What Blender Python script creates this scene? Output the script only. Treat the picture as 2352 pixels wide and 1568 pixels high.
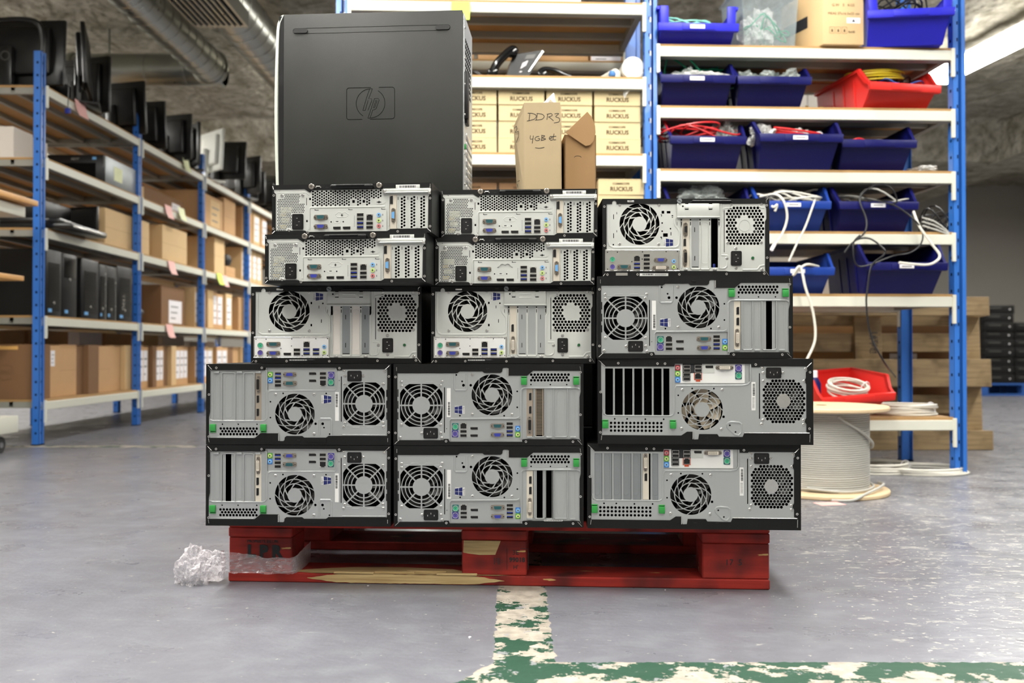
import bpy, bmesh, math, random
from math import pi, sin, cos, radians, atan2, hypot
from mathutils import Vector, Matrix, noise

for o in list(bpy.data.objects): bpy.data.objects.remove(o)
C = bpy.context.scene.collection
SC = bpy.context.scene

# ---------------------------------------------------------------- camera
F = 2050.0                  # focal length in pixels of a 2352 x 1568 frame
PITCH = math.atan(21 / F)
CAMZ = 0.517
cd = bpy.data.cameras.new('camera'); cam = bpy.data.objects.new('camera', cd); C.objects.link(cam)
cd.sensor_width = 36; cd.lens = F * 36 / 2352
cam.location = (0, 0, CAMZ); cam.rotation_euler = (pi / 2 + PITCH, 0, 0)
cd.clip_start = 0.05; cd.clip_end = 100
cd.dof.use_dof = True; cd.dof.focus_distance = 1.90; cd.dof.aperture_fstop = 3.8
SC.camera = cam

# ---------------------------------------------------------------- colour, world
SC.view_settings.view_transform = 'Standard'
try: SC.view_settings.look = 'None'
except Exception: pass
SC.view_settings.gamma = 1.0
SC.view_settings.use_curve_mapping = False
SC.view_settings.exposure = 0.13
W_ = bpy.data.worlds.new('world'); SC.world = W_; W_.use_nodes = True
W_.node_tree.nodes['Background'].inputs[0].default_value = (0.8, 0.82, 0.78, 1)
W_.node_tree.nodes['Background'].inputs[1].default_value = 0.05

# fluorescent fixtures: (x, y, length, watts)   all at the ceiling
CEIL = 3.0
FIX = [(3.78, 6.35, 2.5, 85), (6.6, 9.0, 2.4, 90), (3.6, 2.9, 2.4, 60),  # the second is added out of view to brighten the far right
       (0.85, 1.9, 2.4, 100), (-1.05, 1.9, 2.4, 100), (0.25, 9.3, 2.4, 80), (-1.3, 8.6, 2.4, 80),
       (-0.9, -0.9, 2.4, 46), (1.6, -0.9, 2.4, 46), (-3.1, 1.6, 2.4, 45), (-1.2, 11.6, 1.5, 60), (-5.0, 6.5, 2.4, 150), (-5.0, 10, 2.4, 130)]  # the pair behind the camera is added as unseen fill
for i, (x, y, L, w) in enumerate(FIX):
    ld = bpy.data.lights.new('tube_glow', 'AREA'); ld.shape = 'RECTANGLE'; ld.size = 0.20; ld.size_y = L
    ld.energy = w * 0.55; ld.color = (1.0, 0.975, 0.90)
    lo = bpy.data.objects.new('tube_glow', ld); C.objects.link(lo); lo.location = (x, y, CEIL - 0.215); lo.rotation_euler = (0, 0, 0.127 if i == 0 else 0)

# ---------------------------------------------------------------- placing
def P(px, py, Y):
    a = (px - 1176) / F; b = (784 - py) / F
    fw = cos(PITCH) - b * sin(PITCH); up = b * cos(PITCH) + sin(PITCH)
    return Vector((a / fw * Y, Y, CAMZ + up / fw * Y))
def PX(px, Y): return (px - 1176) / F * Y

# ---------------------------------------------------------------- materials
MAT = {}
def rgb(h):
    if isinstance(h, str):
        c = [int(h[i:i + 2], 16) / 255 for i in (0, 2, 4)]
        return tuple((x / 12.92 if x <= .04045 else ((x + .055) / 1.055) ** 2.4) for x in c) + (1,)
    return tuple(h) + (1,)
def mat(name, col, rough=0.5, metal=0.0, var=0.12, vscale=30, bump=0.0, bscale=200, coat=0, alpha=1, emit=0, spec=0.5, stretch=None, rvar=0.1, trans=0):
    if name in MAT: return MAT[name]
    m = bpy.data.materials.new(name); m.use_nodes = True; N = m.node_tree.nodes; L = m.node_tree.links
    b = N['Principled BSDF']; c = rgb(col)
    b.inputs['Roughness'].default_value = rough; b.inputs['Metallic'].default_value = metal
    b.inputs['Alpha'].default_value = alpha; b.inputs['Specular IOR Level'].default_value = spec
    b.inputs['Coat Weight'].default_value = coat; b.inputs['Transmission Weight'].default_value = trans
    tc = N.new('ShaderNodeTexCoord'); mp = N.new('ShaderNodeMapping'); L.new(tc.outputs['Object'], mp.inputs[0])
    if stretch: mp.inputs['Scale'].default_value = stretch
    nz = N.new('ShaderNodeTexNoise'); nz.inputs['Scale'].default_value = vscale; nz.inputs['Detail'].default_value = 4
    L.new(mp.outputs[0], nz.inputs['Vector'])
    mx = N.new('ShaderNodeMix'); mx.data_type = 'RGBA'; L.new(nz.outputs['Fac'], mx.inputs[0])
    mx.inputs[6].default_value = tuple(v * (1 - var) for v in c[:3]) + (1,)
    mx.inputs[7].default_value = tuple(min(1, v * (1 + var)) for v in c[:3]) + (1,)
    L.new(mx.outputs[2], b.inputs['Base Color'])
    if rvar:
        mr = N.new('ShaderNodeMapRange'); L.new(nz.outputs['Fac'], mr.inputs[0])
        mr.inputs[3].default_value = max(0.02, rough - rvar); mr.inputs[4].default_value = min(1, rough + rvar)
        L.new(mr.outputs[0], b.inputs['Roughness'])
    if bump:
        n2 = N.new('ShaderNodeTexNoise'); n2.inputs['Scale'].default_value = bscale; n2.inputs['Detail'].default_value = 3
        L.new(mp.outputs[0], n2.inputs['Vector'])
        bp = N.new('ShaderNodeBump'); bp.inputs['Strength'].default_value = bump; bp.inputs['Distance'].default_value = 0.002
        L.new(n2.outputs['Fac'], bp.inputs['Height']); L.new(bp.outputs[0], b.inputs['Normal'])
    if emit:
        b.inputs['Emission Color'].default_value = c; b.inputs['Emission Strength'].default_value = emit
    MAT[name] = m; return m

mat('steel', 'b4b7b7', 0.36, 0.62, 0.05, 14, 0.05, 900, rvar=0.07)
mat('steel_bright', 'cfcfcb', 0.25, 0.85, 0.04)
mat('steel_pale', 'c8cac5', 0.45, 0.35, 0.05, 20)
mat('steel_dull', '8f9496', 0.42, 0.6, 0.08, 18, 0.05, 600)
mat('black_steel', '0c0d0d', 0.45, 0.0, 0.2, 25, 0.10, 900, spec=0.3)
mat('black_plastic', '0d0d0e', 0.38, 0.0, 0.2, 30, spec=0.4)
mat('black_gloss', '0c0c0d', 0.16, 0.0, 0.2, 30)
mat('side_panel', '282926', 0.45, 0.0, 0.55, 5, 0.18, 1400, spec=0.4, rvar=0.12)
mat('void', '050505', 0.85, 0, 0, rvar=0, spec=0.1)
mat('fan_dark', '1a1917', 0.35, 0, 0.2)
mat('fan_beige', 'b8ab96', 0.4, 0, 0.1)
mat('clip_green', '2b8a3c', 0.42, 0, 0.08)
mat('white_sticker', 'd9d9d6', 0.45, 0, 0.03)
mat('ink', '1c1c20', 0.6, 0, 0.1)
mat('ink_grey', '6b6b6b', 0.6, 0, 0.1)
mat('logo_blue', '141f5c', 0.35, 0, 0.05)
mat('usb_blue', '1c2e8c', 0.4, 0, 0.05)
mat('vga_blue', '333c9c', 0.42, 0, 0.06)
mat('serial_teal', '1c5056', 0.42, 0, 0.06)
mat('port_black', '0a0a0b', 0.4, 0, 0.1)
mat('dvi_white', 'd8cfc0', 0.45, 0, 0.04)
mat('nickel', 'a29a90', 0.3, 0.8, 0.06)
mat('bracket_beige', 'a99c8c', 0.4, 0.5, 0.06)
mat('bracket_cream', 'd5cdbd', 0.42, 0.3, 0.05)
mat('ps2_green', '3fae84', 0.45, 0, 0.06)
mat('ps2_purple', '5a4ea0', 0.45, 0, 0.06)
mat('jack_blue', '6fa9de', 0.4, 0, 0.05)
mat('jack_lime', 'b6cf73', 0.4, 0, 0.05)
mat('jack_red', 'c46a6a', 0.4, 0, 0.05)
mat('square_blue', '4374b0', 0.5, 0, 0.05)
mat('square_green', '5c9648', 0.5, 0, 0.05)
mat('square_red', '7c2433', 0.5, 0, 0.05)
mat('square_violet', '463f8c', 0.5, 0, 0.05)
mat('square_teal', '1e6a66', 0.5, 0, 0.05)
mat('square_orange', 'c05032', 0.5, 0, 0.05)
mat('led_green', '1d5a30', 0.25, 0, 0.05)
mat('yellow_wire', 'b7a52c', 0.5, 0, 0.05)
mat('amber_part', 'd0b75a', 0.4, 0, 0.1)
mat('pale_part', 'd6d4ae', 0.4, 0, 0.1)
mat('rack_blue', '2f6dc2', 0.38, 0, 0.06, 12, coat=0.1)
mat('rack_cream', 'd3d3c6', 0.45, 0, 0.04, 12)
mat('rack_grey', '8f8f87', 0.5, 0, 0.06, 12)
mat('bin_blue', '2626b8', 0.45, 0, 0.10, 10, spec=0.3)
mat('bin_navy', '0e1054', 0.45, 0, 0.10, 10, spec=0.25)
mat('bin_royal', '193a8e', 0.45, 0, 0.10, 10, spec=0.3)
mat('bin_red', 'cf2a24', 0.45, 0, 0.08, 10, spec=0.3)
mat('carton', 'bd966a', 0.8, 0, 0.10, 9, 0.08, 500)
mat('carton_light', 'd0b183', 0.8, 0, 0.08, 9, 0.08, 500)
mat('carton_tan', 'c9b68c', 0.75, 0, 0.05, 9)
mat('carton_pink', 'c9a079', 0.75, 0, 0.05, 9)
mat('carton_grey', 'b09c7a', 0.8, 0, 0.06, 30, 0.1, 700)
mat('carton_brown', '9d7b52', 0.8, 0, 0.08, 20, 0.1, 700)
mat('carton_dark', '7b5a3c', 0.85, 0, 0.1, 9)
mat('carton_print', '4a3b22', 0.8, 0, 0.05)
mat('white_card', 'd8d2ca', 0.7, 0, 0.04, 9)
mat('paper_white', 'e4e2e6', 0.7, 0, 0.04, 20)
mat('note_pink', 'e8b4ae', 0.7, 0, 0.03)
mat('note_lime', 'cfe860', 0.7, 0, 0.03)
mat('note_pale', 'e8ecc0', 0.7, 0, 0.03)
mat('tape', 'd8a860', 0.4, 0, 0.05)
mat('marker', '26241f', 0.6, 0, 0.05)
mat('chipboard', 'a98658', 0.8, 0, 0.18, 14, 0.1, 300)
mat('desk_wood', 'd6a05c', 0.5, 0, 0.1, 6, stretch=(1, 8, 8))
mat('cable_white', 'd6d3c8', 0.45, 0, 0.04)
mat('cable_grey', 'b4b3ac', 0.5, 0, 0.05)
mat('cable_black', '17171a', 0.4, 0, 0.1)
mat('cable_red', 'c8262a', 0.4, 0, 0.05)
mat('cable_green', '1f9a72', 0.4, 0, 0.05)
mat('cable_mint', '8fd8c8', 0.4, 0, 0.05)
mat('cable_yellow', 'd6c02c', 0.4, 0, 0.05)
mat('cable_blue', '2c4f9c', 0.4, 0, 0.05)
mat('duct', 'a2a49c', 0.3, 0.85, 0.07, 5, 0.05, 60)
mat('duct_dark', '55564f', 0.4, 0.7, 0.1)
mat('tower_white', 'cdd2c6', 0.45, 0, 0.03)
mat('screen_white', 'e6e8e2', 0.4, 0, 0.02)
mat('monitor_black', '121212', 0.32, 0, 0.2, 20)
mat('monitor_grey', '4c4c49', 0.4, 0, 0.1)
mat('pallet_blue', '1e4f96', 0.7, 0, 0.15, 12)
mat('rubber', '2a2a2a', 0.7, 0, 0.1)
mat('caster_grey', '77777a', 0.5, 0, 0.1)
mat('tube_light', (1.0, 0.98, 0.93), 0.4, 0, 0, emit=27, rvar=0); mat('ply', 'd9c09a', 0.6, 0, 0.08, 8)
mat('fixture_white', 'e2e2dc', 0.4, 0, 0.02)
mat('bag_black', '141416', 0.55, 0, 0.3, 12)

def film(name, col, a0=0.18, a1=0.75, rough=0.12):
    m = mat(name, col, rough, 0, 0.05, 20, 0.5, 28); N = m.node_tree.nodes; L = m.node_tree.links
    lw = N.new('ShaderNodeLayerWeight'); lw.inputs[0].default_value = 0.35
    nz = N.new('ShaderNodeTexNoise'); nz.inputs['Scale'].default_value = 14
    ad = N.new('ShaderNodeMath'); ad.operation = 'MULTIPLY_ADD'; L.new(nz.outputs['Fac'], ad.inputs[0]); ad.inputs[1].default_value = 0.7
    L.new(lw.outputs['Facing'], ad.inputs[2])
    mr = N.new('ShaderNodeMapRange'); L.new(ad.outputs[0], mr.inputs[0]); mr.inputs[1].default_value = 0.2; mr.inputs[2].default_value = 1.2
    mr.interpolation_type = 'SMOOTHSTEP'; mr.inputs[3].default_value = a0; mr.inputs[4].default_value = a1; L.new(mr.outputs[0], N['Principled BSDF'].inputs['Alpha'])
    return m
film('plastic_film', 'e6e2e6'); film('plastic_bag', 'e8e8e6', 0.25, 0.9); film('clear_bag', 'd8e0dc', 0.15, 0.6)
film('clear_tub', 'b4c0c4', 0.12, 0.42, 0.15)

def wood(name, c0, c1, stretch, chip=None, chipcol=None, dark=None, chipscale=4, thr=0.62):
    m = bpy.data.materials.new(name); m.use_nodes = True; N = m.node_tree.nodes; L = m.node_tree.links; b = N['Principled BSDF']
    b.inputs['Roughness'].default_value = 0.72
    tc = N.new('ShaderNodeTexCoord'); mp = N.new('ShaderNodeMapping'); mp.inputs['Scale'].default_value = stretch
    L.new(tc.outputs['Object'], mp.inputs[0])
    nz = N.new('ShaderNodeTexNoise'); nz.inputs['Scale'].default_value = 5; nz.inputs['Detail'].default_value = 8; L.new(mp.outputs[0], nz.inputs[0])
    cr = N.new('ShaderNodeValToRGB'); cr.color_ramp.elements[0].position = .3; cr.color_ramp.elements[1].position = .7
    cr.color_ramp.elements[0].color = rgb(c0); cr.color_ramp.elements[1].color = rgb(c1); L.new(nz.outputs['Fac'], cr.inputs[0])
    out = cr.outputs[0]
    if dark:
        n3 = N.new('ShaderNodeTexNoise'); n3.inputs['Scale'].default_value = 9; L.new(tc.outputs['Object'], n3.inputs[0])
        r3 = N.new('ShaderNodeMapRange'); L.new(n3.outputs['Fac'], r3.inputs[0]); r3.inputs[1].default_value = .5; r3.inputs[2].default_value = .75
        x3 = N.new('ShaderNodeMix'); x3.data_type = 'RGBA'; L.new(r3.outputs[0], x3.inputs[0]); L.new(out, x3.inputs[6]); x3.inputs[7].default_value = rgb(dark); out = x3.outputs[2]
    if chip:
        mp2 = N.new('ShaderNodeMapping'); mp2.inputs['Scale'].default_value = chip; L.new(tc.outputs['Object'], mp2.inputs[0])
        n2 = N.new('ShaderNodeTexNoise'); n2.inputs['Scale'].default_value = chipscale; n2.inputs['Detail'].default_value = 6; L.new(mp2.outputs[0], n2.inputs[0])
        r2 = N.new('ShaderNodeMapRange'); L.new(n2.outputs['Fac'], r2.inputs[0]); r2.inputs[1].default_value = thr; r2.inputs[2].default_value = thr + .02
        x2 = N.new('ShaderNodeMix'); x2.data_type = 'RGBA'; L.new(r2.outputs[0], x2.inputs[0]); L.new(out, x2.inputs[6]); x2.inputs[7].default_value = rgb(chipcol); out = x2.outputs[2]
    L.new(out, b.inputs['Base Color'])
    bp = N.new('ShaderNodeBump'); bp.inputs['Strength'].default_value = .5; bp.inputs['Distance'].default_value = .002
    L.new(nz.outputs['Fac'], bp.inputs['Height']); L.new(bp.outputs[0], b.inputs['Normal'])
    MAT[name] = m; return m
wood('red_wood', '86190f', 'a9281b', (1, 14, 14), (3, 18, 18), 'c9a56a', '3f0d0a', 3, .69)
wood('raw_wood', 'a68a5c', 'd2b884', (1.5, 30, 30))
wood('pale_wood', 'a88a58', 'd2b27c', (1, 12, 12), None, None, '8a6c40')
wood('grey_wood', '877253', 'a8906a', (1, 14, 14), None, None, '6f5c40')

# ---------------------------------------------------------------- mesh helpers
class MB:
    def __init__(s, *mats): s.v = []; s.f = []; s.m = []; s.mats = list(mats) or ['steel']
    def add(s, vs, fs, mi=0):
        n = len(s.v); s.v += [tuple(v) for v in vs]; s.f += [tuple(i + n for i in f) for f in fs]; s.m += [mi] * len(fs); return s
    def box(s, x0, x1, y0, y1, z0, z1, mi=0, M=None):
        vs = [Vector(p) for p in ((x0, y0, z0), (x1, y0, z0), (x1, y1, z0), (x0, y1, z0), (x0, y0, z1), (x1, y0, z1), (x1, y1, z1), (x0, y1, z1))]
        if M: vs = [M @ v for v in vs]
        return s.add(vs, [(3, 2, 1, 0), (4, 5, 6, 7), (0, 1, 5, 4), (1, 2, 6, 5), (2, 3, 7, 6), (3, 0, 4, 7)], mi)
    def rbox(s, x0, x1, y0, y1, z0, z1, r, mi=0, seg=2, M=None):
        bm = bmesh.new(); bmesh.ops.create_cube(bm, size=1)
        for v in bm.verts: v.co = Vector(((x0 + x1) / 2 + v.co.x * (x1 - x0), (y0 + y1) / 2 + v.co.y * (y1 - y0), (z0 + z1) / 2 + v.co.z * (z1 - z0)))
        bmesh.ops.bevel(bm, geom=list(bm.edges), offset=r, segments=seg, affect='EDGES', profile=.5)
        bm.verts.index_update(); vs = [(M @ v.co) if M else v.co.copy() for v in bm.verts]; fs = [[v.index for v in f.verts] for f in bm.faces]; bm.free()
        return s.add(vs, fs, mi)
    def cyl(s, p0, p1, r, n=16, mi=0, r2=None, cap=True):
        p0 = Vector(p0); p1 = Vector(p1); r2 = r if r2 is None else r2
        d = (p1 - p0).normalized(); a = Vector((0, 0, 1)) if abs(d.z) < .9 else Vector((1, 0, 0)); u = d.cross(a).normalized(); w = d.cross(u)
        vs = [p + (u * cos(2 * pi * i / n) + w * sin(2 * pi * i / n)) * rr for p, rr in ((p0, r), (p1, r2)) for i in range(n)]
        fs = [(i, (i + 1) % n, n + (i + 1) % n, n + i) for i in range(n)]
        if cap: fs += [tuple(range(n))[::-1], tuple(range(n, 2 * n))]
        return s.add(vs, [f[::-1] for f in fs], mi)
    def ring(s, c, r0, r1, y0, y1, n=20, mi=0):   # annulus facing -y, in x/z plane around c=(x,z)
        vs = []
        for (r, y) in ((r0, y0), (r1, y0), (r1, y1), (r0, y1)): vs += [(c[0] + r * cos(2 * pi * i / n), y, c[1] + r * sin(2 * pi * i / n)) for i in range(n)]
        fs = []
        for k in range(4):
            k2 = (k + 1) % 4
            fs += [(k * n + i, k2 * n + i, k2 * n + (i + 1) % n, k * n + (i + 1) % n) for i in range(n)]
        return s.add(vs, fs, mi)
    def disc(s, c, r, y0, y1, n=20, mi=0): return s.cyl((c[0], y1, c[1]), (c[0], y0, c[1]), r, n, mi)
    def tube(s, pts, r, n=8, mi=0, closed=False, sy=1.0):
        pts = [Vector(p) for p in pts]; N_ = len(pts); vs = []; fs = []; up = None
        for i, p in enumerate(pts):
            if closed: t = pts[(i + 1) % N_] - pts[i - 1]
            else: t = pts[min(i + 1, N_ - 1)] - pts[max(i - 1, 0)]
            if t.length < 1e-9: t = Vector((1, 0, 0))
            t.normalize()
            if up is None: up = Vector((0, 1, 0)) if abs(t.y) < .9 else Vector((1, 0, 0))
            up = (up - t * up.dot(t)); up = up.normalized() if up.length > 1e-6 else t.orthogonal().normalized(); w = t.cross(up)
            vs += [p + up * (cos(2 * pi * k / n) * r * sy) + w * (sin(2 * pi * k / n) * r) for k in range(n)]
        for i in range(N_ if closed else N_ - 1):
            j = (i + 1) % N_; fs += [(i * n + k, j * n + k, j * n + (k + 1) % n, i * n + (k + 1) % n) for k in range(n)]
        if not closed: fs += [tuple(range(n)), tuple(range((N_ - 1) * n, N_ * n))[::-1]]
        return s.add(vs, fs, mi)
    def prism(s, poly, y0, y1, mi=0):   # convex or mild polygon in x/z, extruded in y
        n = len(poly); area = sum(poly[i][0] * poly[(i + 1) % n][1] - poly[(i + 1) % n][0] * poly[i][1] for i in range(n))
        if area < 0: poly = poly[::-1]
        vs = [(x, y0, z) for x, z in poly] + [(x, y1, z) for x, z in poly]
        fs = [tuple(range(n)), tuple(range(n, 2 * n))[::-1]] + [((i + 1) % n, i, n + i, n + (i + 1) % n) for i in range(n)]
        return s.add(vs, fs, mi)
    def prismx(s, poly, x0, x1, mi=0):  # polygon in y/z, extruded in x
        n = len(poly); area = sum(poly[i][0] * poly[(i + 1) % n][1] - poly[(i + 1) % n][0] * poly[i][1] for i in range(n))
        if area < 0: poly = poly[::-1]
        vs = [(x0, y, z) for y, z in poly] + [(x1, y, z) for y, z in poly]
        fs = [tuple(range(n))[::-1], tuple(range(n, 2 * n))] + [(i, (i + 1) % n, n + (i + 1) % n, n + i) for i in range(n)]
        return s.add(vs, fs, mi)
    def lathe(s, prof, n=32, mi=0, M=None):   # (r, z) profile round z
        vs = []
        for r, z in prof: vs += [Vector((r * cos(2 * pi * i / n), r * sin(2 * pi * i / n), z)) for i in range(n)]
        if M: vs = [M @ v for v in vs]
        fs = []
        for k in range(len(prof) - 1): fs += [(k * n + i, k * n + (i + 1) % n, (k + 1) * n + (i + 1) % n, (k + 1) * n + i) for i in range(n)]
        fs += [tuple(range(n))[::-1], tuple(range((len(prof) - 1) * n, len(prof) * n))]
        return s.add(vs, fs, mi)
    def meshdata(s, me, mi=0, M=None):
        vs = [(M @ v.co) if M else v.co.copy() for v in me.vertices]
        return s.add(vs, [tuple(p.vertices) for p in me.polygons], mi)
    def xf(s, M): s.v = [tuple(M @ Vector(v)) for v in s.v]; return s
    def mesh(s, name='m', smooth=True, ang=32):
        me = bpy.data.meshes.new(name); me.from_pydata(s.v, [], s.f)
        for k in s.mats: me.materials.append(MAT[k])
        me.polygons.foreach_set('material_index', s.m)
        me.update()
        if smooth:
            me.polygons.foreach_set('use_smooth', [True] * len(me.polygons)); me.set_sharp_from_angle(angle=radians(ang))
        return me

def plate_mesh(outers, holes, y0, t, mname='steel'):
    """flat sheet in the x/z plane, from y0 to y0+t, with real holes"""
    cu = bpy.data.curves.new('c', 'CURVE'); cu.dimensions = '2D'; cu.fill_mode = 'BOTH'; cu.extrude = t / 2
    for poly in list(outers) + list(holes):
        sp = cu.splines.new('POLY'); sp.points.add(len(poly) - 1)
        for i, (x, z) in enumerate(poly): sp.points[i].co = (x, z, 0, 1)
        sp.use_cyclic_u = True
    ob = bpy.data.objects.new('c', cu); C.objects.link(ob)
    dg = bpy.context.evaluated_depsgraph_get(); dg.update()
    me = bpy.data.meshes.new_from_object(ob.evaluated_get(dg)); bpy.data.objects.remove(ob); bpy.data.curves.remove(cu)
    me.transform(Matrix(((1, 0, 0, 0), (0, 0, -1, y0 + t / 2), (0, 1, 0, 0), (0, 0, 0, 1))))
    me.materials.clear(); me.materials.append(MAT[mname]); me.update()
    return me

TXT = {}
def text_mesh(s, size, mname, ex=0.0002, shear=0, align='CENTER', bold=0):
    k = (s, size, mname, ex, shear, align, bold)
    if k in TXT: return TXT[k]
    cu = bpy.data.curves.new('t', 'FONT'); cu.body = s; cu.size = size; cu.extrude = ex; cu.shear = shear; cu.align_x = align; cu.align_y = 'CENTER'; cu.offset = bold; cu.resolution_u = 2
    ob = bpy.data.objects.new('t', cu); C.objects.link(ob); dg = bpy.context.evaluated_depsgraph_get(); dg.update()
    me = bpy.data.meshes.new_from_object(ob.evaluated_get(dg)); bpy.data.objects.remove(ob); bpy.data.curves.remove(cu)
    me.transform(Matrix.Rotation(pi / 2, 4, 'X')); me.materials.clear(); me.materials.append(MAT[mname]); TXT[k] = me
    return me

def link(name, data, parent=None, loc=(0, 0, 0), rot=(0, 0, 0), scale=None, label=None):
    o = bpy.data.objects.new(name, data); C.objects.link(o); o.parent = parent; o.location = loc; o.rotation_euler = rot
    if scale: o.scale = scale
    if label: o['label'] = label
    return o
def tag(o, label=None, cat=None, group=None, kind=None):
    if label: o['label'] = label
    if cat: o['category'] = cat
    if group: o['group'] = group
    if kind: o['kind'] = kind
    return o
def thing(name, label, cat, loc=(0, 0, 0), rz=0, group=None, rot=None):
    o = link(name, None, None, loc, rot or (0, 0, rz)); return tag(o, label, cat, group)
def struct(name, mb): return tag(link(name, mb.mesh(name)), kind='structure')
def copy_tree(o, parent=None):
    c = o.copy(); C.objects.link(c)
    if parent: c.parent = parent; c.matrix_parent_inverse = o.matrix_parent_inverse
    for ch in [x for x in o.children]: copy_tree(ch, c)
    return c
def spline(pts, n=8, closed=False):
    pts = [Vector(p) for p in pts]; out = []; N_ = len(pts)
    for i in range(N_ if closed else N_ - 1):
        if closed: a, b, c, d = pts[i - 1], pts[i], pts[(i + 1) % N_], pts[(i + 2) % N_]
        else: a, b, c, d = pts[max(i - 1, 0)], pts[i], pts[i + 1], pts[min(i + 2, N_ - 1)]
        for k in range(n):
            t = k / n; out.append(.5 * ((2 * b) + (c - a) * t + (2 * a - 5 * b + 4 * c - d) * t * t + (3 * b - a - 3 * c + d) * t ** 3))
    if not closed: out.append(pts[-1])
    return out
def circ(cx, cz, r, n=12, a0=0): return [(cx + r * cos(a0 + 2 * pi * i / n), cz + r * sin(a0 + 2 * pi * i / n)) for i in range(n)]
def rect(x0, x1, z0, z1): return [(x0, z0), (x1, z0), (x1, z1), (x0, z1)]
def rrect(x0, x1, z0, z1, r, n=4):
    x0, x1 = min(x0, x1), max(x0, x1); z0, z1 = min(z0, z1), max(z0, z1); o = []
    for cx, cz, a in ((x1 - r, z1 - r, 0), (x0 + r, z1 - r, pi / 2), (x0 + r, z0 + r, pi), (x1 - r, z0 + r, 1.5 * pi)):
        o += [(cx + r * cos(a + pi / 2 * i / n), cz + r * sin(a + pi / 2 * i / n)) for i in range(n + 1)]
    return o
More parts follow.
